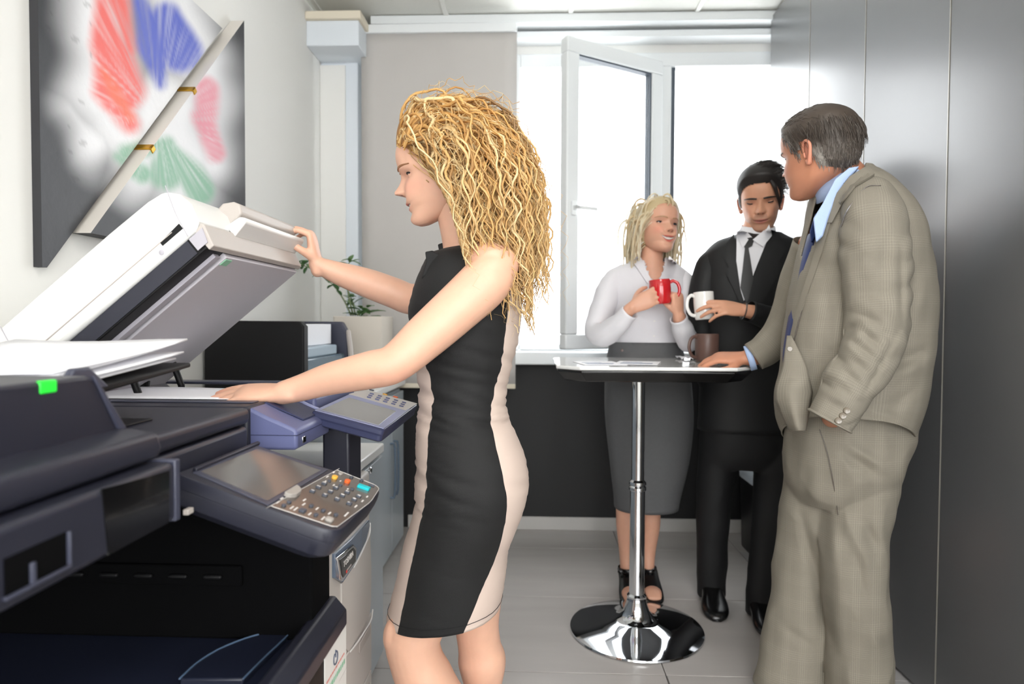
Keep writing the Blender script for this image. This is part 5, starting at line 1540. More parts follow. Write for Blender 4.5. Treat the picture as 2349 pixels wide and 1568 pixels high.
# ================================================================== the three people at the bar table
def plaid(name):
    m = mat(name, (140, 134, 122), 0.85, bump=(0.2, 700))
    nt = m.node_tree; b = nt.nodes['Principled BSDF']
    uv = nt.nodes.new('ShaderNodeUVMap'); sep = nt.nodes.new('ShaderNodeSeparateXYZ'); nt.links.new(uv.outputs[0], sep.inputs[0])
    def sn(sock, per, lo, hi):
        a = nt.nodes.new('ShaderNodeMath'); a.operation = 'MULTIPLY'; a.inputs[1].default_value = 2 * PI / per; nt.links.new(sock, a.inputs[0])
        s = nt.nodes.new('ShaderNodeMath'); s.operation = 'SINE'; nt.links.new(a.outputs[0], s.inputs[0])
        r = nt.nodes.new('ShaderNodeMapRange'); r.inputs['From Min'].default_value = lo; r.inputs['From Max'].default_value = hi; nt.links.new(s.outputs[0], r.inputs['Value'])
        return r.outputs[0]
    def mul(a, k):
        n = nt.nodes.new('ShaderNodeMath'); n.operation = 'MULTIPLY'; nt.links.new(a, n.inputs[0])
        if isinstance(k, float): n.inputs[1].default_value = k
        else: nt.links.new(k, n.inputs[1])
        return n.outputs[0]
    def add(a, c):
        n = nt.nodes.new('ShaderNodeMath'); n.operation = 'ADD'; nt.links.new(a, n.inputs[0]); nt.links.new(c, n.inputs[1]); return n.outputs[0]
    x, y = sep.outputs[0], sep.outputs[1]
    band = mul(sn(x, 0.055, -0.2, 0.5), sn(x, 0.006, 0.2, 0.9)); band2 = mul(sn(y, 0.075, -0.1, 0.5), sn(y, 0.006, 0.2, 0.9))
    fine = mul(add(sn(x, 0.0031, -1, 1), sn(y, 0.0031, -1, 1)), 0.10)
    nz = nt.nodes.new('ShaderNodeTexNoise'); nz.inputs['Scale'].default_value = 900; nz.inputs['Detail'].default_value = 2
    tot = add(add(mul(band, 0.15), mul(band2, 0.10)), add(fine, mul(nz.outputs['Fac'], 0.55)))
    cr_ = nt.nodes.new('ShaderNodeValToRGB'); cr_.color_ramp.elements[0].position = 0.05; cr_.color_ramp.elements[0].color = C(104, 98, 87); cr_.color_ramp.elements[1].position = 0.85; cr_.color_ramp.elements[1].color = C(166, 159, 145)
    nt.links.new(tot, cr_.inputs[0]); nt.links.new(cr_.outputs[0], b.inputs['Base Color'])
    return m
plaid('suit_plaid')
mat('shirt_blue', (176, 198, 236), 0.7, bump=(0.15, 500))
mat('tie_blue', (34, 52, 104), 0.5)
mat('button', (128, 118, 104), 0.25, coat=0.4)
mat('blouse', (222, 220, 224), 0.65, bump=(0.15, 400))
mat('skirt_grey', (92, 92, 93), 0.8, vary=(0.04, 80), bump=(0.25, 700))
mat('suit_black', (8, 9, 11), 0.62, sheen=0.02, bump=(0.15, 700))
mat('trouser_black', (7, 7, 9), 0.7, bump=(0.15, 700))
mat('shirt_white', (238, 238, 242), 0.6, bump=(0.12, 500))
mat('tie_black', (34, 34, 34), 0.45)
mat('leather', (14, 14, 15), 0.25, coat=0.2)
mat('steel', (190, 190, 190), 0.25, metal=1.0)

def cloth(name, grids, m, root, smooth=180, solid=0.003):
    g = MB()
    for P, UV in grids: g.grid(P, closed=True, uvs=UV)
    return g.build(name, m, root, smooth=smooth, solid=solid), g
def flatcol(c): return lambda p: c

# ------------------------------------------------------------------ man in the grey plaid suit
YG = 1.94
m3 = thing('person', (1.0, YG, 0), 'grey-haired man in a grey plaid suit leaning by the tall cupboards', 'person')
SK3 = (200, 138, 108)
jk = [(388, 1915, 1992, YG, .070), (402, 1893, 2012, YG, .10), (428, 1878, 2034, YG, .14), (470, 1868, 2064, YG, .175), (520, 1858, 2090, YG, .185), (580, 1842, 2110, YG, .185), (640, 1826, 2124, YG, .18),
      (700, 1814, 2130, YG, .175), (780, 1803, 2126, YG, .175), (850, 1797, 2114, YG, .18), (900, 1786, 2106, YG, .185), (950, 1787, 2092, YG, .19, .19, -.01, -.03), (985, 1798, 2078, YG, .19, .19, -0.02, -.055), (1000, 1808, 2068, YG, .188, .188, -0.032, -.075)]
P, UV = sil(jk, 9, 110, 2.25)
P = wrinkle(P, 0.005, 7, (1, 1, 0.8), 3)
P = folded(P, [(1796, 905, 1890, 835, 16, .016), (1822, 880, 1905, 812, 12, -.016), (2045, 835, 2130, 802, 13, -.018), (2040, 868, 2118, 838, 14, .014), (2068, 720, 2105, 620, 14, -.014), (2095, 740, 2128, 640, 14, .010),
               (2040, 935, 2100, 890, 13, -.012), (1990, 930, 2090, 985, 14, .010), (1880, 640, 1915, 590, 16, -.010), (1850, 700, 1900, 720, 20, .006), (1830, 820, 1840, 960, 16, .012), (1862, 850, 1870, 960, 14, -.012)])
g0 = MB(); g0.grid(P, closed=True)
sl = ltube([(1985, 440, 1.86, .050), (2000, 482, 1.80, .074), (2006, 560, 1.765, .086), (2008, 660, 1.755, .083), (2010, 750, 1.745, .080), (1990, 820, 1.735, .074), (1950, 885, 1.73, .067), (1915, 945, 1.735, .062), (1902, 966, 1.737, .060)], 72, 14)
slP = wrinkle(sl[0], 0.0065, 9, (0.7, 0.7, 1.6), 9)
slP = folded(slP, [(1930, 770, 1968, 742, 10, -.016), (1928, 795, 1975, 770, 11, .012), (1905, 815, 1945, 835, 10, -.013), (1872, 865, 1912, 893, 9, -.014), (1868, 838, 1935, 868, 11, .011), (1940, 560, 1948, 700, 14, .006),
               (2066, 560, 2068, 740, 7, -.012), (2060, 760, 1985, 900, 7, -.010), (1900, 900, 1950, 930, 12, .008), (1975, 500, 1990, 620, 20, .006), (2020, 640, 2040, 540, 14, -.008)])
# deeper creases at the elbow
cre = [atY(1950, 800, 1.66), atY(1990, 760, 1.66), atY(1940, 850, 1.67)]
for row in slP:
    for i, p in enumerate(row):
        for c, a in zip(cre, (0.006, 0.005, 0.005)):
            q = p - c; t = q.x * 0.75 + q.z * 0.65
            row[i] = row[i] + V((0, 1, 0)) * a * math.exp(-(q.length / 0.06) ** 2) * math.cos(t * 190)
jg = MB(); jg.grid(P, closed=True, uvs=UV); jg.grid(slP, closed=True, uvs=sl[1]); bv = bvh_of(jg)
cut_faces(jg, [(1840, 600), (1862, 570), (1882, 530), (1897, 490), (1915, 450), (1942, 414), (1985, 388), (1985, 350), (1840, 350)], 1.95)
jacket = jg.build('jacket', 'suit_plaid', m3, smooth=180, solid=0.004)
fs = ltube([(1870, 560, 2.06, .065), (1838, 650, 2.12, .068), (1806, 745, 2.17, .064), (1762, 795, 2.19, .056), (1728, 818, 2.20, .048)], 28, 7)
fsP = wrinkle(fs[0], 0.004, 10, (1, 1, 1), 5)
cloth('sleeve', [(fsP, fs[1])], 'suit_plaid', jacket)
# flared front corner, lapel, pocket flap, cuff buttons
drape([(1884, 545), (1897, 510), (1908, 510), (1888, 580), (1860, 660), (1832, 740), (1818, 800), (1812, 790), (1828, 720), (1856, 630)], bv, 0.003, 0.005).build('lapel', 'suit_plaid', jacket)
drape([(1990, 384), (1952, 408), (1924, 444), (1905, 490), (1896, 512), (1912, 512), (1936, 466), (1964, 430), (2005, 406)], bv, 0.004, 0.007).build('jacket_collar', 'suit_plaid', jacket)
fl = MB()
FP = []
for i in range(16):
    t = i / 15; y_ = 770 + 217 * t; row = []
    xl = np.interp(y_, [770, 840, 890, 910, 950, 987], [1806, 1796, 1778, 1776, 1792, 1812]); xr = np.interp(y_, [770, 840, 900, 987], [1816, 1850, 1864, 1848])
    for k in range(11):
        u = k / 10; row.append(atY(xl + (xr - xl) * u, y_, np.interp(y_, [770, 840, 987], [1.885, 1.825, 1.80]) - 0.045 * math.sin(u * PI) * t + 0.05 * (1 - u) * (0.3 + 0.7 * t)))
    FP.append(row)
FP = [[p + fold_at(p, [(1780, 910, 1860, 850, 16, .012), (1800, 880, 1868, 825, 12, -.012), (1812, 900, 1830, 985, 10, .008)]) for p in row] for row in FP]
fl.grid(FP, uvs=[[(k * 0.008, -i * 0.018) for k in range(11)] for i in range(16)]); fl.build('jacket_front', 'suit_plaid', jacket, solid=0.004, smooth=180)
for k, (px, py) in enumerate(((1941, 941), (1932, 953), (1922, 964))):
    h = bv.ray_cast(CAMP, ray(px, py)); q = h[0] if h[0] else atY(px, py, 1.68)
    b = MB(); b.lathe([(0, 0.0045), (0.004, 0.0042), (0.0075, 0.005), (0.0085, 0.003), (0.0085, 0)], q - V((0, 0.001, 0)), 18, (-0.1, -1, 0.05)); b.build('button', 'button', jacket, smooth=60)
b = MB(); q = atY(1812, 800, 1.76); b.lathe([(0, 0.003), (0.006, 0.003), (0.007, 0)], q, 14, (-0.3, -1, 0)); b.build('button', 'button', jacket)
# shirt collar band and tie
b = MB(); rows = []
for cx, cy, rr in ((1930, 434, .072), (1924, 416, .067), (1917, 400, .062)):
    c = atY(cx, cy, 1.935); rows.append([c + V((rr * 0.86 * math.cos(2 * PI * k / 40), rr * math.sin(2 * PI * k / 40), 0.040 * math.cos(2 * PI * k / 40))) for k in range(40)])
b.grid(rows, closed=True); b.build('shirt_collar', 'shirt_blue', m3, solid=0.004, smooth=180)
b = MB(); b.pprism([atY(x, y, 1.835) for x, y in ((1866, 500), (1886, 468), (1916, 410), (1948, 384), (1972, 380), (1950, 406), (1922, 444), (1903, 492), (1888, 540), (1872, 555))], (0.012, 0.03, 0.0)); b.build('shirt_collar', 'shirt_blue', m3, bevel=0.004)
b = MB(); b.pprism([atY(x, y, 1.89) for x, y in ((1870, 488), (1880, 500), (1872, 540), (1860, 556), (1857, 530))], (0.012, 0.02, 0)); tie = b.build('tie', 'tie_blue', m3, bevel=0.003)
b = MB(); b.tube([atY(1864, 540, 1.93), atY(1843, 620, 1.93), atY(1822, 720, 1.93), atY(1808, 800, 1.93), atY(1802, 845, 1.93)], [(0.010, 0.03), (0.010, 0.032), (0.010, 0.034), (0.008, 0.034), (0.004, 0.02)], 10, 5, up=(0, 1, 0)); b.build('tie_blade', 'tie_blue', tie)
for ln in (((2003, 400), (1965, 412), (1935, 438), (1912, 485), (1896, 525), (1870, 610), (1842, 700), (1822, 780)), ((1930, 520), (1945, 480), (1985, 430), (2020, 425))):
    pts = []
    for px, py in ln:
        h = bv.ray_cast(CAMP, ray(px, py))
        if h[0]: pts.append(h[0] - ray(px, py) * 0.0075)
    if len(pts) > 2:
        b = MB(); b.tube(pts, [0.0016] * len(pts), 5, 5); b.build('lapel_seam', 'keyplate', jacket)
b = MB(); b.tube([atY(1728, 818, 2.20), atY(1714, 822, 2.205)], [0.042, 0.041], 20, 2, cap=False, round_end=False); b.build('shirt_cuff', 'shirt_blue', m3, solid=0.003)
# trousers
tr_hip = sil([(890, 1820, 2084, 1.96, .150), (940, 1814, 2080, 1.96, .16), (1010, 1812, 2070, 1.96, .17), (1060, 1812, 2052, 1.96, .17), (1110, 1813, 2030, 1.96, .15), (1150, 1830, 2010, 1.96, .11)], 6, 48, 2.3)
ZF = 0.03
legA = ltube([(1975, 1040, 1.93, .105, .12), (1966, 1120, 1.92, .098, .115), (1955, 1220, 1.90, .086, .10), (1958, 1330, 1.89, .082, .09), (1968, 1450, 1.90, .083, .088), (1970, 1560, 1.91, .086, .09), (1972, 1618, 1.93, .09, .095)], 36, 8)
legB = ltube([(1890, 1040, 2.0, .10, .12), (1878, 1120, 2.01, .096, .11), (1862, 1220, 2.02, .092, .10), (1845, 1330, 2.03, .090, .095), (1830, 1450, 2.03, .093, .094), (1815, 1530, 2.02, .096, .096), (1805, 1580, 2.02, .098, .1)], 36, 8)
trs, tg = fused('trousers', [tr_hip[0], legA[0], legB[0]], 'suit_plaid', m3, 0.0065, 5, 0.008, 7, (1.3, 1.3, 0.75), 4,
  fl=[(1836, 1180, 1878, 1335, 13, -.020), (1878, 1335, 1912, 1490, 13, -.024), (1900, 1180, 1925, 1330, 18, .012), (1925, 1330, 1930, 1480, 18, .012), (1950, 1022, 2030, 1072, 11, .013), (1935, 1040, 2015, 1092, 10, -.012), (1985, 1200, 2012, 1262, 12, -.016), (1940, 1190, 1995, 1300, 14, .010), (1965, 1280, 1985, 1380, 12, -.012), (1800, 1440, 1860, 1480, 12, -.010), (1995, 1430, 2020, 1500, 14, .012), (1850, 1060, 1840, 1160, 16, -.010)])
bt = bvh_of(tg)
b = MB(); pts = []
for px, py in ((1880, 985), (1898, 1040), (1912, 1110), (1922, 1180)):
    h = bt.ray_cast(CAMP, ray(px, py))
    if h[0]: pts.append(h[0] - ray(px, py) * 0.002)
b.tube(pts, [0.0013] * len(pts), 5, 6); b.build('side_seam', 'keyplate', trs)
shoe(m3, (1.02, 1.99, 0), (0.86, 1.74, 0), 0.10, 0.075, 'leather'); shoe(m3, (0.86, 2.08, 0), (0.66, 1.90, 0), 0.10, 0.075, 'leather')
# body
b3 = MB()
b3.tube([V((0.95, YG, 0.95)), V((0.95, YG, 1.2)), V((0.95, YG, 1.42))], [(0.12, 0.10), (0.13, 0.11), (0.13, 0.11)], 20, 3, up=(0, 1, 0))
b3.tube([atY(1958, 450, 1.94), atY(1930, 410, 1.935), atY(1905, 372, 1.93), atY(1892, 330, 1.93)], [(0.085, 0.08), (0.066, 0.066), (0.062, 0.064), (0.062, 0.066)], 24, 5, up=(0, 1, 0))
for L in ((atY(1975, 1040, 1.93), atY(1955, 1220, 1.90), V((0.95, 1.93, 0.08))), (atY(1890, 1040, 2.0), atY(1862, 1220, 2.02), V((0.80, 2.03, 0.08)))):
    b3.tube(L, [0.07, 0.05, 0.04], 14, 4)
b3.tube([atY(1985, 450, 1.86), atY(2006, 560, 1.765), atY(2008, 750, 1.745), atY(1925, 930, 1.745), atY(1908, 960, 1.85)], [0.05, 0.05, 0.045, 0.032, 0.028], 16, 4)
hand(b3, atY(1900, 975, 1.88), (-0.1, 0.25, -0.95), (-0.2, -0.9, 0.1), (-1, 0, 0), ((30, 20, 10),) * 4, ((0.7, 0.5, -0.2), (0.8, 0.4, -0.2), (0.9, 0.2, 0)), 0.95)
WG = atY(1712, 820, 2.20)
b3.tube([atY(1870, 560, 2.06), atY(1806, 745, 2.17), atY(1735, 812, 2.20), WG], [0.05, 0.045, 0.034, (0.030, 0.026)], 16, 4, up=(0, 0, 1))
hand(b3, WG, (-1, 0.25, -0.02), (0.1, -0.35, 0.92), (0.05, -0.9, -0.3), ((22, 30, 20), (24, 32, 22), (26, 34, 22), (30, 34, 20)), ((0.62, 0.75, -0.18), (0.95, 0.35, -0.1), (0.98, 0.1, 0.0)), 1.05, (2, 0, -3, -7), 0.03)
body3 = MB(); sk3 = c3(SK3)
absorb(body3, remesh(b3, 0.0042, 5), flatcol(sk3))
H3 = Head(atY(1880, 349, 1.925), (-0.53, 0.84, -0.12), (-0.12, 0.08, 1), 0.238, nose=1.05, jaw=1.06, chin=0.0, wide=1.0)
H3.mesh(body3, face_col(H3, SK3, (180, 106, 92), (206, 120, 96), 0.4))
H3.ears(body3, c3((216, 146, 120)), 1.0)
H3.eyes(m3, body3, sk3, (90, 100, 110), (0, 0), 12, 10)
body3.build('body', 'skin', m3, smooth=180, vcol=True)
H3.brows(m3, (120, 108, 98), 0.016)
# short greying hair
def hm3(x, y, z): return z - float(np.interp(x, [-0.5, -0.30, -0.17, -0.115, -0.10, 0.0, 0.03, 0.08, 0.2, 0.34, 0.42], [0.20, 0.20, 0.26, 0.34, 0.57, 0.60, 0.40, 0.44, 0.66, 0.80, 0.86]))
def gcol3(x, y, z):
    e = max(0, min(1, (0.55 - z) / 0.25)) * (1 if x > -0.22 else 0.15); e = max(e, max(0, min(1, (x - 0.05) / 0.2)) * (0.6 if z < 0.72 else 0.15))
    return mixc(c3((74, 64, 56)), c3((186, 180, 172)), e * 0.85)
_, r3 = H3.cap(hm3, lambda x, y, z: 0.035 + 0.03 * max(0, z - 0.5), gcol3, 'hair_base', m3)
def crop(name, root, hd, roots, n, L, r, colf, dirf, rnd, k=7):
    g = MB()
    for p0, nrm, q in rnd.choices(roots, [0.3 + max(0, a[2][2]) for a in roots], k=n):
        d = dirf(q, nrm, hd) + V((rnd.gauss(0, .12), rnd.gauss(0, .12), rnd.gauss(0, .12))); d = (d - nrm * d.dot(nrm) * 0.75).normalized()
        l = rnd.uniform(*L) * (0.4 if q[2] < 0.62 else 1); p = p0 - nrm * 0.006; pts = []
        for i in range(k):
            t = i / (k - 1); pts.append(p + d * l * t + nrm * (0.006 * math.sin(t * 2.6)) - V((0, 0, 1)) * l * 0.25 * t * t)
        c = colf(*q); u = rnd.random(); c = mixc(c, (c[0] * 0.35, c[1] * 0.35, c[2] * 0.35), u * 0.8) if u < 0.6 else mixc(c, c3((225, 220, 214)), (u - 0.6) * 0.35)
        strand(g, pts, r, r * 0.3, c, 4)
    return g.build(name, 'hair_short', root, vcol=True, smooth=180, recalc=False)
crop('hair', m3, H3, r3, 2600, (0.02, 0.045), 0.0012, gcol3, lambda q, n, hd: (-hd.F * (0.75 if q[0] > -0.1 and q[2] > 0.6 else 0.15) + hd.U * (0.1 if q[2] > 0.8 and q[0] > -0.1 else -0.8)), random.Random(4))

# ------------------------------------------------------------------ woman in the white blouse
YL = 2.86
m2 = thing('person', (0.45, YL, 0), 'blonde woman in a white blouse and grey skirt holding a red mug', 'person')
SK2 = (214, 162, 136)
bl_rows = [(592, 1462, 1530, YL, .055), (604, 1432, 1552, YL, .075), (622, 1402, 1574, YL, .092), (650, 1392, 1583, YL, .105), (690, 1396, 1580, YL, .118), (725, 1398, 1580, YL, .12), (760, 1400, 1570, YL, .112), (788, 1402, 1562, YL, .106), (800, 1402, 1562, YL, .105)]
P, UV = sil(bl_rows, 9, 96, 2.25); P = wrinkle(P, 0.004, 10, (1, 1, 1), 21)
sR = ltube([(1434, 622, 2.855, .036), (1406, 646, 2.83, .050), (1384, 700, 2.80, .055), (1368, 755, 2.77, .052), (1385, 768, 2.70, .050), (1420, 742, 2.63, .042), (1446, 714, 2.59, .034)], 26, 6)
sL = ltube([(1548, 626, 2.855, .036), (1571, 652, 2.83, .049), (1582, 710, 2.79, .052), (1585, 768, 2.76, .050), (1578, 780, 2.70, .048), (1565, 752, 2.64, .040), (1556, 728, 2.61, .033)], 26, 6)
bg = MB()
for PP, UU in ((P, UV), (wrinkle(sR[0], 0.005, 14, (1, 1, 1), 3), sR[1]), (wrinkle(sL[0], 0.005, 14, (1, 1, 1), 8), sL[1])): bg.grid(PP, closed=True, uvs=UU)
bvb = bvh_of(bg)
cut_faces(bg, [(1474, 585), (1528, 585), (1520, 625), (1503, 662), (1486, 625)], YL - 0.02)
blouse = bg.build('blouse', 'blouse', m2, smooth=180, solid=0.003)
for pl in ([(1462, 588), (1478, 612), (1500, 655), (1484, 650), (1466, 622), (1452, 604)], [(1536, 586), (1530, 600), (1508, 650), (1520, 650), (1546, 622), (1552, 602)]):
    drape(pl, bvb, 0.004, 0.006, 5).build('blouse_collar', 'blouse', blouse)
for k in range(4):
    h = bvb.ray_cast(CAMP, ray(1503 - k * 1, 668 + 34 * k))
    if h[0]:
        b = MB(); b.lathe([(0, 0.002), (0.004, 0.002), (0.005, 0)], h[0], 12, (0, -1, 0)); b.build('button', 'sticker', blouse)
sk_rows = [(784, 1399, 1561, YL, .108), (815, 1393, 1569, YL, .118), (860, 1388, 1582, YL, .130), (920, 1387, 1588, YL, .138), (980, 1391, 1588, YL, .138), (1060, 1399, 1578, YL, .132), (1120, 1406, 1564, YL, .126), (1162, 1410, 1554, YL, .122)]
P, UV = sil(sk_rows, 5, 56, 2.3); skirt, sg = cloth('skirt', [(wrinkle(P, 0.002, 6, (1, 1, 0.6), 31), UV)], 'skirt_grey', m2)
bvs = bvh_of(sg)
drape([(1402, 786), (1450, 786), (1450, 806), (1428, 813), (1404, 806)], bvs, 0.002, 0.003, 5).build('pocket_flap', 'skirt_grey', skirt)
h = bvs.ray_cast(CAMP, ray(1427, 803)); b = MB(); b.lathe([(0, 0.009), (0.005, 0.009), (0.0065, 0.004)], h[0], 12, (0, -1, 0)); b.build('button', 'mug_brown', skirt)
# body
b2 = MB()
P_, _ = sil([(r[0], r[1] + 8, r[2] - 8, YL, max(.03, r[4] - .012)) for r in bl_rows[1:] + sk_rows[1:-1]], 2, 30, 2.2); b2.grid(P_, closed=True, cap=True)
b2.tube([atY(1495, 640, YL - .045), atY(1494, 605, YL - .03), atY(1496, 575, YL - .02), atY(1498, 540, YL)], [(0.07, 0.05), (0.052, 0.05), (0.046, 0.048), (0.05, 0.05)], 22, 5, up=(0, 1, 0))
for x0, x1, yy, xf in ((1436, 1437, 2.83, 0), (1492, 1487, 2.86, 1)):
    ya = yy - 0.02
    b2.tube([atY(x0, 1080, yy), atY(x0, 1160, yy), atY(x0, 1205, yy), atY(x1, 1265, yy), atY(x1, 1312, ya), atY(x1, 1328, ya)], [0.052, 0.044, 0.042, 0.032, 0.026, 0.027], 18, 4)
    ank = atY(x1, 1326, ya); b2.tube([ank + V((0, .02, 0.01)), ank + V((0, -.05, -0.02)), V((ank.x, ya - 0.12, 0.032)), V((ank.x, ya - 0.16, 0.022))], [(0.026, 0.028), (0.03, 0.025), (0.036, 0.016), (0.03, 0.011)], 14, 4, up=(0, 0, 1))
WR2 = atY(1450, 706, 2.575); WL2 = atY(1557, 722, 2.605)
b2.tube([atY(1416, 660, 2.84), atY(1378, 748, 2.75), atY(1420, 738, 2.63), WR2], [0.028, 0.022, 0.024, (0.025, 0.021)], 16, 4)
b2.tube([atY(1562, 664, 2.84), atY(1582, 768, 2.74), atY(1563, 750, 2.64), WL2], [0.036, 0.030, 0.027, (0.025, 0.021)], 16, 4)
mugc = atY(1517, 669, 2.60)
hand(b2, WR2, (1, -0.12, 0.55), (-0.15, -1, 0.1), (-0.3, 0.2, 1), ((16, 30, 26), (17, 32, 26), (18, 34, 26), (20, 36, 26)), ((0.6, 0.6, -0.5), (0.8, 0.3, -0.5), (0.8, 0, -0.6)), 0.92, (4, 1, -2, -6), 0.025)
hand(b2, WL2, (-0.12, -0.15, 1), (0.6, -0.8, 0.05), (-0.6, -0.5, 0.2), ((75, 70, 40), (78, 72, 40), (80, 74, 40), (82, 76, 40)), ((0.7, 0.5, -0.5), (0.6, -0.1, -0.8), (0.3, -0.5, -0.8)), 0.88, (3, 1, -1, -4), 0.025)
body2 = MB(); sk2 = c3(SK2)
absorb(body2, remesh(b2, 0.0042, 4), flatcol(sk2))
H2 = Head(atY(1507, 522, 2.83), (0.36, -0.92, 0.08), (0.07, 0.08, 1), 0.232, smile=1.0, open=0.016, wide=0.98, nose=0.95, jaw=0.95)
H2.mesh(body2, face_col(H2, SK2, (200, 92, 84), (226, 140, 120), 0.5, teeth=True))
H2.eyes(m2, body2, sk2, (70, 86, 104), (10, 4), 15, 10, lashw=0.012)
body2.build('body', 'skin', m2, smooth=180, vcol=True)
H2.brows(m2, (176, 136, 100), 0.013, 0.02)
for s in ((1437, 2.81), (1487, 2.84)):
    x = atY(s[0], 1326, s[1]).x
    sh = shoe(m2, (x, s[1] + 0.045, 0), (x, s[1] - 0.18, 0), 0.088, 0.042, 'leather', 'high_heel', high=0.07)
    a = atY(s[0], 1303, s[1]); ring = [a + V((0.034 * math.cos(t), 0.034 * math.sin(t), 0)) for t in [2 * PI * k / 16 for k in range(17)]]
    b = MB(); b.tube(ring, [(0.004, 0.008)] * 17, 6, 1, cap=False, up=(0, 0, 1)); b.build('ankle_strap', 'leather', sh)
    b = MB()
    for sg_ in (-1, 1): b.sphere(a + V((sg_ * 0.016 - 0.012, -0.04, 0.0)), (0.015, 0.006, 0.010), 10, 6)
    b.build('bow', 'leather', sh)
def hm2(x, y, z): return z - float(np.interp(x, [-0.5, 0.0, 0.08, 0.16, 0.26, 0.34, 0.42], [0.1, 0.12, 0.34, 0.52, 0.68, 0.80, 0.88]))
B_D, B_M, B_L, B_P = c3((190, 156, 108)), c3((226, 204, 160)), c3((240, 228, 196)), c3((250, 246, 232))
_, r2 = H2.cap(hm2, lambda x, y, z: 0.05 + 0.04 * max(0, z - 0.5), lambda x, y, z: c3((214, 194, 152)), 'hair_base', m2, 'hair', edge=0.25)
wig(r2, 620, H2, random.Random(5), (0.22, 0.31), 0.05, 0.28, ((0.001, 0.004), (0.10, 0.16)), (0.0030, 0.0060), 'hair', m2, grav=(0.30, 0.42), shades=(B_D, B_M, B_L, B_P), front=0.10, nstep=22, lim_=(0.16, 0.45, 0.40, 0.27, 0.05, -0.15))
rm = mug('coffee_mug', mugc - V((0, 0, 0.048)), (-0.08, 0, 1), 0.096, 0.042, 'mug_red', 'glossy red mug held by the blonde woman in the white blouse', (1, -0.25, 0))

# ------------------------------------------------------------------ man in the black suit
YM = 2.74
m4 = thing('person', (0.95, YM, 0), 'dark-haired man in a black suit holding a white mug', 'person')
SK4 = (212, 156, 126)
jr = [(536, 1692, 1790, YM, .070), (545, 1668, 1806, YM, .09), (556, 1640, 1826, YM, .105), (580, 1616, 1843, YM, .12), (620, 1606, 1848, YM, .13), (700, 1602, 1848, YM, .135), (780, 1606, 1846, YM, .125), (840, 1608, 1844, YM, .125), (920, 1604, 1846, YM, .13), (985, 1602, 1848, YM, .132)]
P, UV = sil(jr, 6, 56, 2.3)
g0 = MB(); g0.grid(P, closed=True); bvj = bvh_of(g0)
aR = ltube([(1652, 584, 2.745, .038), (1626, 612, 2.73, .056), (1612, 690, 2.72, .060), (1610, 780, 2.73, .056), (1620, 850, 2.74, .050), (1640, 905, 2.74, .045)], 26, 6)
aL = ltube([(1812, 584, 2.745, .038), (1836, 612, 2.72, .056), (1846, 690, 2.68, .060), (1840, 752, 2.62, .056), (1800, 742, 2.54, .052), (1750, 724, 2.50, .045), (1718, 714, 2.485, .040)], 26, 6)
jk4, jg4 = cloth('jacket', [(wrinkle(P, 0.003, 8, (1, 1, 1), 41), UV), (wrinkle(aR[0], 0.004, 12, (1, 1, 1), 3), aR[1]), (wrinkle(aL[0], 0.004, 12, (1, 1, 1), 5), aL[1])], 'suit_black', m4)
drape([(1690, 536), (1700, 522), (1738, 560), (1764, 515), (1768, 530), (1735, 610), (1706, 690), (1696, 660), (1689, 600)], bvj, 0.006, 0.004, 6).build('shirt', 'shirt_white', m4)
tie4 = drape([(1699, 552), (1722, 548), (1730, 549), (1724, 566), (1716, 570), (1727, 640), (1712, 700), (1698, 660), (1708, 570)], bvj, 0.012, 0.005, 5).build('tie', 'tie_black', m4)
drape([(1689, 600), (1685, 540), (1668, 560), (1660, 590), (1672, 612), (1664, 622), (1700, 700), (1712, 715), (1698, 664)], bvj, 0.008, 0.004, 7).build('lapel', 'suit_black', jk4)
drape([(1768, 528), (1785, 540), (1800, 575), (1785, 600), (1794, 612), (1750, 690), (1718, 730), (1704, 705), (1736, 612)], bvj, 0.008, 0.004, 7).build('lapel', 'suit_black', jk4)
for pl in ([(1690, 540), (1697, 530), (1716, 553), (1703, 572)], [(1766, 522), (1757, 530), (1725, 553), (1748, 568), (1768, 545)]):
    drape(pl, bvj, 0.014, 0.004, 4).build('shirt_collar', 'shirt_white', m4)
b = MB(); rows = []
for cx, cy, rr in ((1738, 543, .072), (1738, 530, .068), (1739, 518, .064)):
    c = atY(cx, cy, YM - 0.015); rows.append([c + V((rr * math.cos(2 * PI * k / 40), rr * math.sin(2 * PI * k / 40), 0.018 * math.sin(2 * PI * k / 40))) for k in range(40)])
b.grid(rows, closed=True); b.build('shirt_collar', 'shirt_white', m4, solid=0.004, smooth=180)
hip = sil([(960, 1612, 1836, YM, .12), (1000, 1608, 1830, YM, .125), (1040, 1608, 1826, YM, .12), (1070, 1615, 1822, YM, .1)], 5, 40, 2.3)
lg1 = ltube([(1660, 1000, 2.74, .085), (1645, 1080, 2.74, .078), (1636, 1180, 2.73, .066), (1634, 1270, 2.73, .060), (1632, 1340, 2.73, .056), (1630, 1368, 2.73, .056)], 28, 6)
lg2 = ltube([(1780, 1000, 2.72, .088), (1778, 1080, 2.69, .080), (1768, 1180, 2.65, .070), (1758, 1270, 2.62, .064), (1748, 1370, 2.59, .060), (1744, 1412, 2.58, .060)], 28, 6)
fused('trousers', [hip[0], lg1[0], lg2[0]], 'trouser_black', m4, 0.008, 8, 0.004, 8, (1, 1, .8), 2)
p = atY(1630, 1368, 2.73); shoe(m4, (p.x + .01, 2.77, 0), (p.x - 0.03, 2.52, 0), 0.105, 0.085, 'leather')
p = atY(1744, 1412, 2.58); shoe(m4, (p.x, 2.62, 0), (p.x - 0.02, 2.38, 0), 0.105, 0.085, 'leather')
b4 = MB()
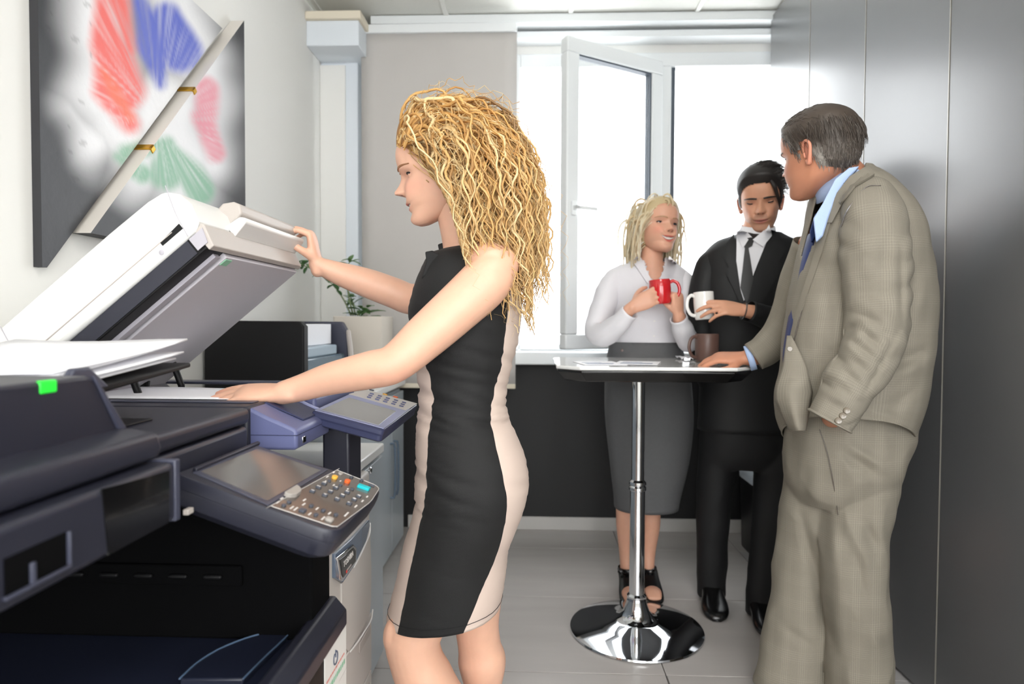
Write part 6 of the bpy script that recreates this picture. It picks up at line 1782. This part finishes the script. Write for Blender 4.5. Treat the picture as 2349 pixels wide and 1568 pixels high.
b4.tube([V((0.95, YM, 0.9)), V((0.95, YM, 1.1)), V((0.94, YM, 1.4))], [(0.11, 0.07), (0.11, 0.075), (0.11, 0.07)], 18, 3, up=(0, 1, 0))
b4.tube([atY(1735, 560, YM - .01), atY(1737, 530, YM - .02), atY(1742, 505, YM - .02), atY(1746, 470, YM)], [(0.075, 0.06), (0.060, 0.058), (0.058, 0.06), (0.058, 0.06)], 22, 5, up=(0, 1, 0))
for L in ((atY(1660, 1000, 2.74), atY(1636, 1180, 2.73), V((atY(1630, 1368, 2.73).x, 2.74, 0.07))), (atY(1780, 1000, 2.72), atY(1768, 1180, 2.65), V((atY(1744, 1412, 2.58).x, 2.59, 0.07)))): b4.tube(L, [0.06, 0.045, 0.036], 14, 4)
b4.tube([atY(1652, 612, 2.75), atY(1616, 690, 2.73), atY(1640, 900, 2.74)], [0.030, 0.036, 0.03], 14, 4)
hand(b4, atY(1645, 915, 2.745), (0.15, 0.0, -1), (-1, -0.2, 0), (0, -1, 0), ((20, 25, 15),) * 4, ((0.8, 0.4, -0.2), (0.9, 0.2, -0.2), (0.9, 0.1, 0)), 0.95)
WM = atY(1710, 712, 2.48)
b4.tube([atY(1808, 614, 2.75), atY(1844, 690, 2.69), atY(1838, 748, 2.61), atY(1750, 722, 2.50), WM], [0.030, 0.036, 0.036, 0.032, (0.028, 0.024)], 16, 4)
hand(b4, WM, (-1, -0.10, 0.12), (0.05, -0.72, 0.70), (0.1, 0.7, 0.7), ((12, 22, 16), (14, 22, 16), (18, 24, 16), (24, 26, 16)), ((0.75, 0.5, -0.5), (0.9, 0.1, -0.5), (0.9, -0.1, -0.4)), 0.98, (6, 1, -4, -9), 0.028)
body4 = MB(); sk4 = c3(SK4)
absorb(body4, remesh(b4, 0.0042, 4), flatcol(sk4))
H4 = Head(atY(1744, 461, 2.72), (-0.30, -0.90, -0.26), (-0.12, -0.22, 1), 0.240, nose=1.1, jaw=1.02, smile=0.5, wide=0.96, lipfull=0.9, chin=0.01)
H4.mesh(body4, face_col(H4, SK4, (186, 112, 100), (214, 140, 116), 0.35, beard=(96, 70, 54)))
H4.ears(body4, c3((220, 156, 132)), 0.95)
H4.eyes(m4, body4, sk4, (60, 44, 34), (0, -22), -6, 14, lashw=0.011)
body4.build('body', 'skin', m4, smooth=180, vcol=True)
H4.brows(m4, (44, 34, 28), 0.018, 0.012)
def hm4(x, y, z): return z - float(np.interp(x, [-0.5, -0.30, -0.17, -0.115, -0.10, 0.0, 0.03, 0.08, 0.2, 0.34, 0.44], [0.20, 0.20, 0.30, 0.38, 0.56, 0.58, 0.36, 0.40, 0.64, 0.78, 0.83]))
dk4 = c3((34, 29, 27))
_, r4 = H4.cap(hm4, lambda x, y, z: 0.03 + 0.30 * max(0, z - 0.62) * (1.0 + 1.0 * max(0, x)), lambda x, y, z: dk4, 'hair_base', m4)
crop('hair', m4, H4, [q for q in r4 if q[2][2] > 0.5], 900, (0.05, 0.09), 0.0022, lambda x, y, z: c3((46, 40, 38)), lambda q, n, hd: (-hd.F * 0.7 + hd.S * 0.5 + hd.U * 0.25), random.Random(8))
b = MB(); lk = [H4.P(0.36, 0.16, 0.86), H4.P(0.40, 0.22, 0.76), H4.P(0.36, 0.26, 0.62), H4.P(0.30, 0.29, 0.48), H4.P(0.28, 0.30, 0.38)]
b.tube(lk, [0.006, 0.008, 0.007, 0.005, 0.002], 8, 5); b.vc = [dk4] * len(b.v); b.build('hair_lock', 'hair_short', m4, vcol=True)
b = MB(); a = atY(1706, 712, 2.481); ring = [a + V((0.006 * math.sin(t), 0.033 * math.cos(t), 0.031 * math.sin(t))) for t in [2 * PI * k / 18 for k in range(19)]]
b.tube(ring, [(0.005, 0.003)] * 19, 6, 1, cap=False); b.build('bracelet', 'steel', m4)
wm = atY(1617, 733, 2.53)
mug('coffee_mug', wm, (-0.06, 0.05, 1), 0.106, 0.0385, 'mug_white', 'white mug held from above by the man in the black suit', (-1, -0.15, 0))
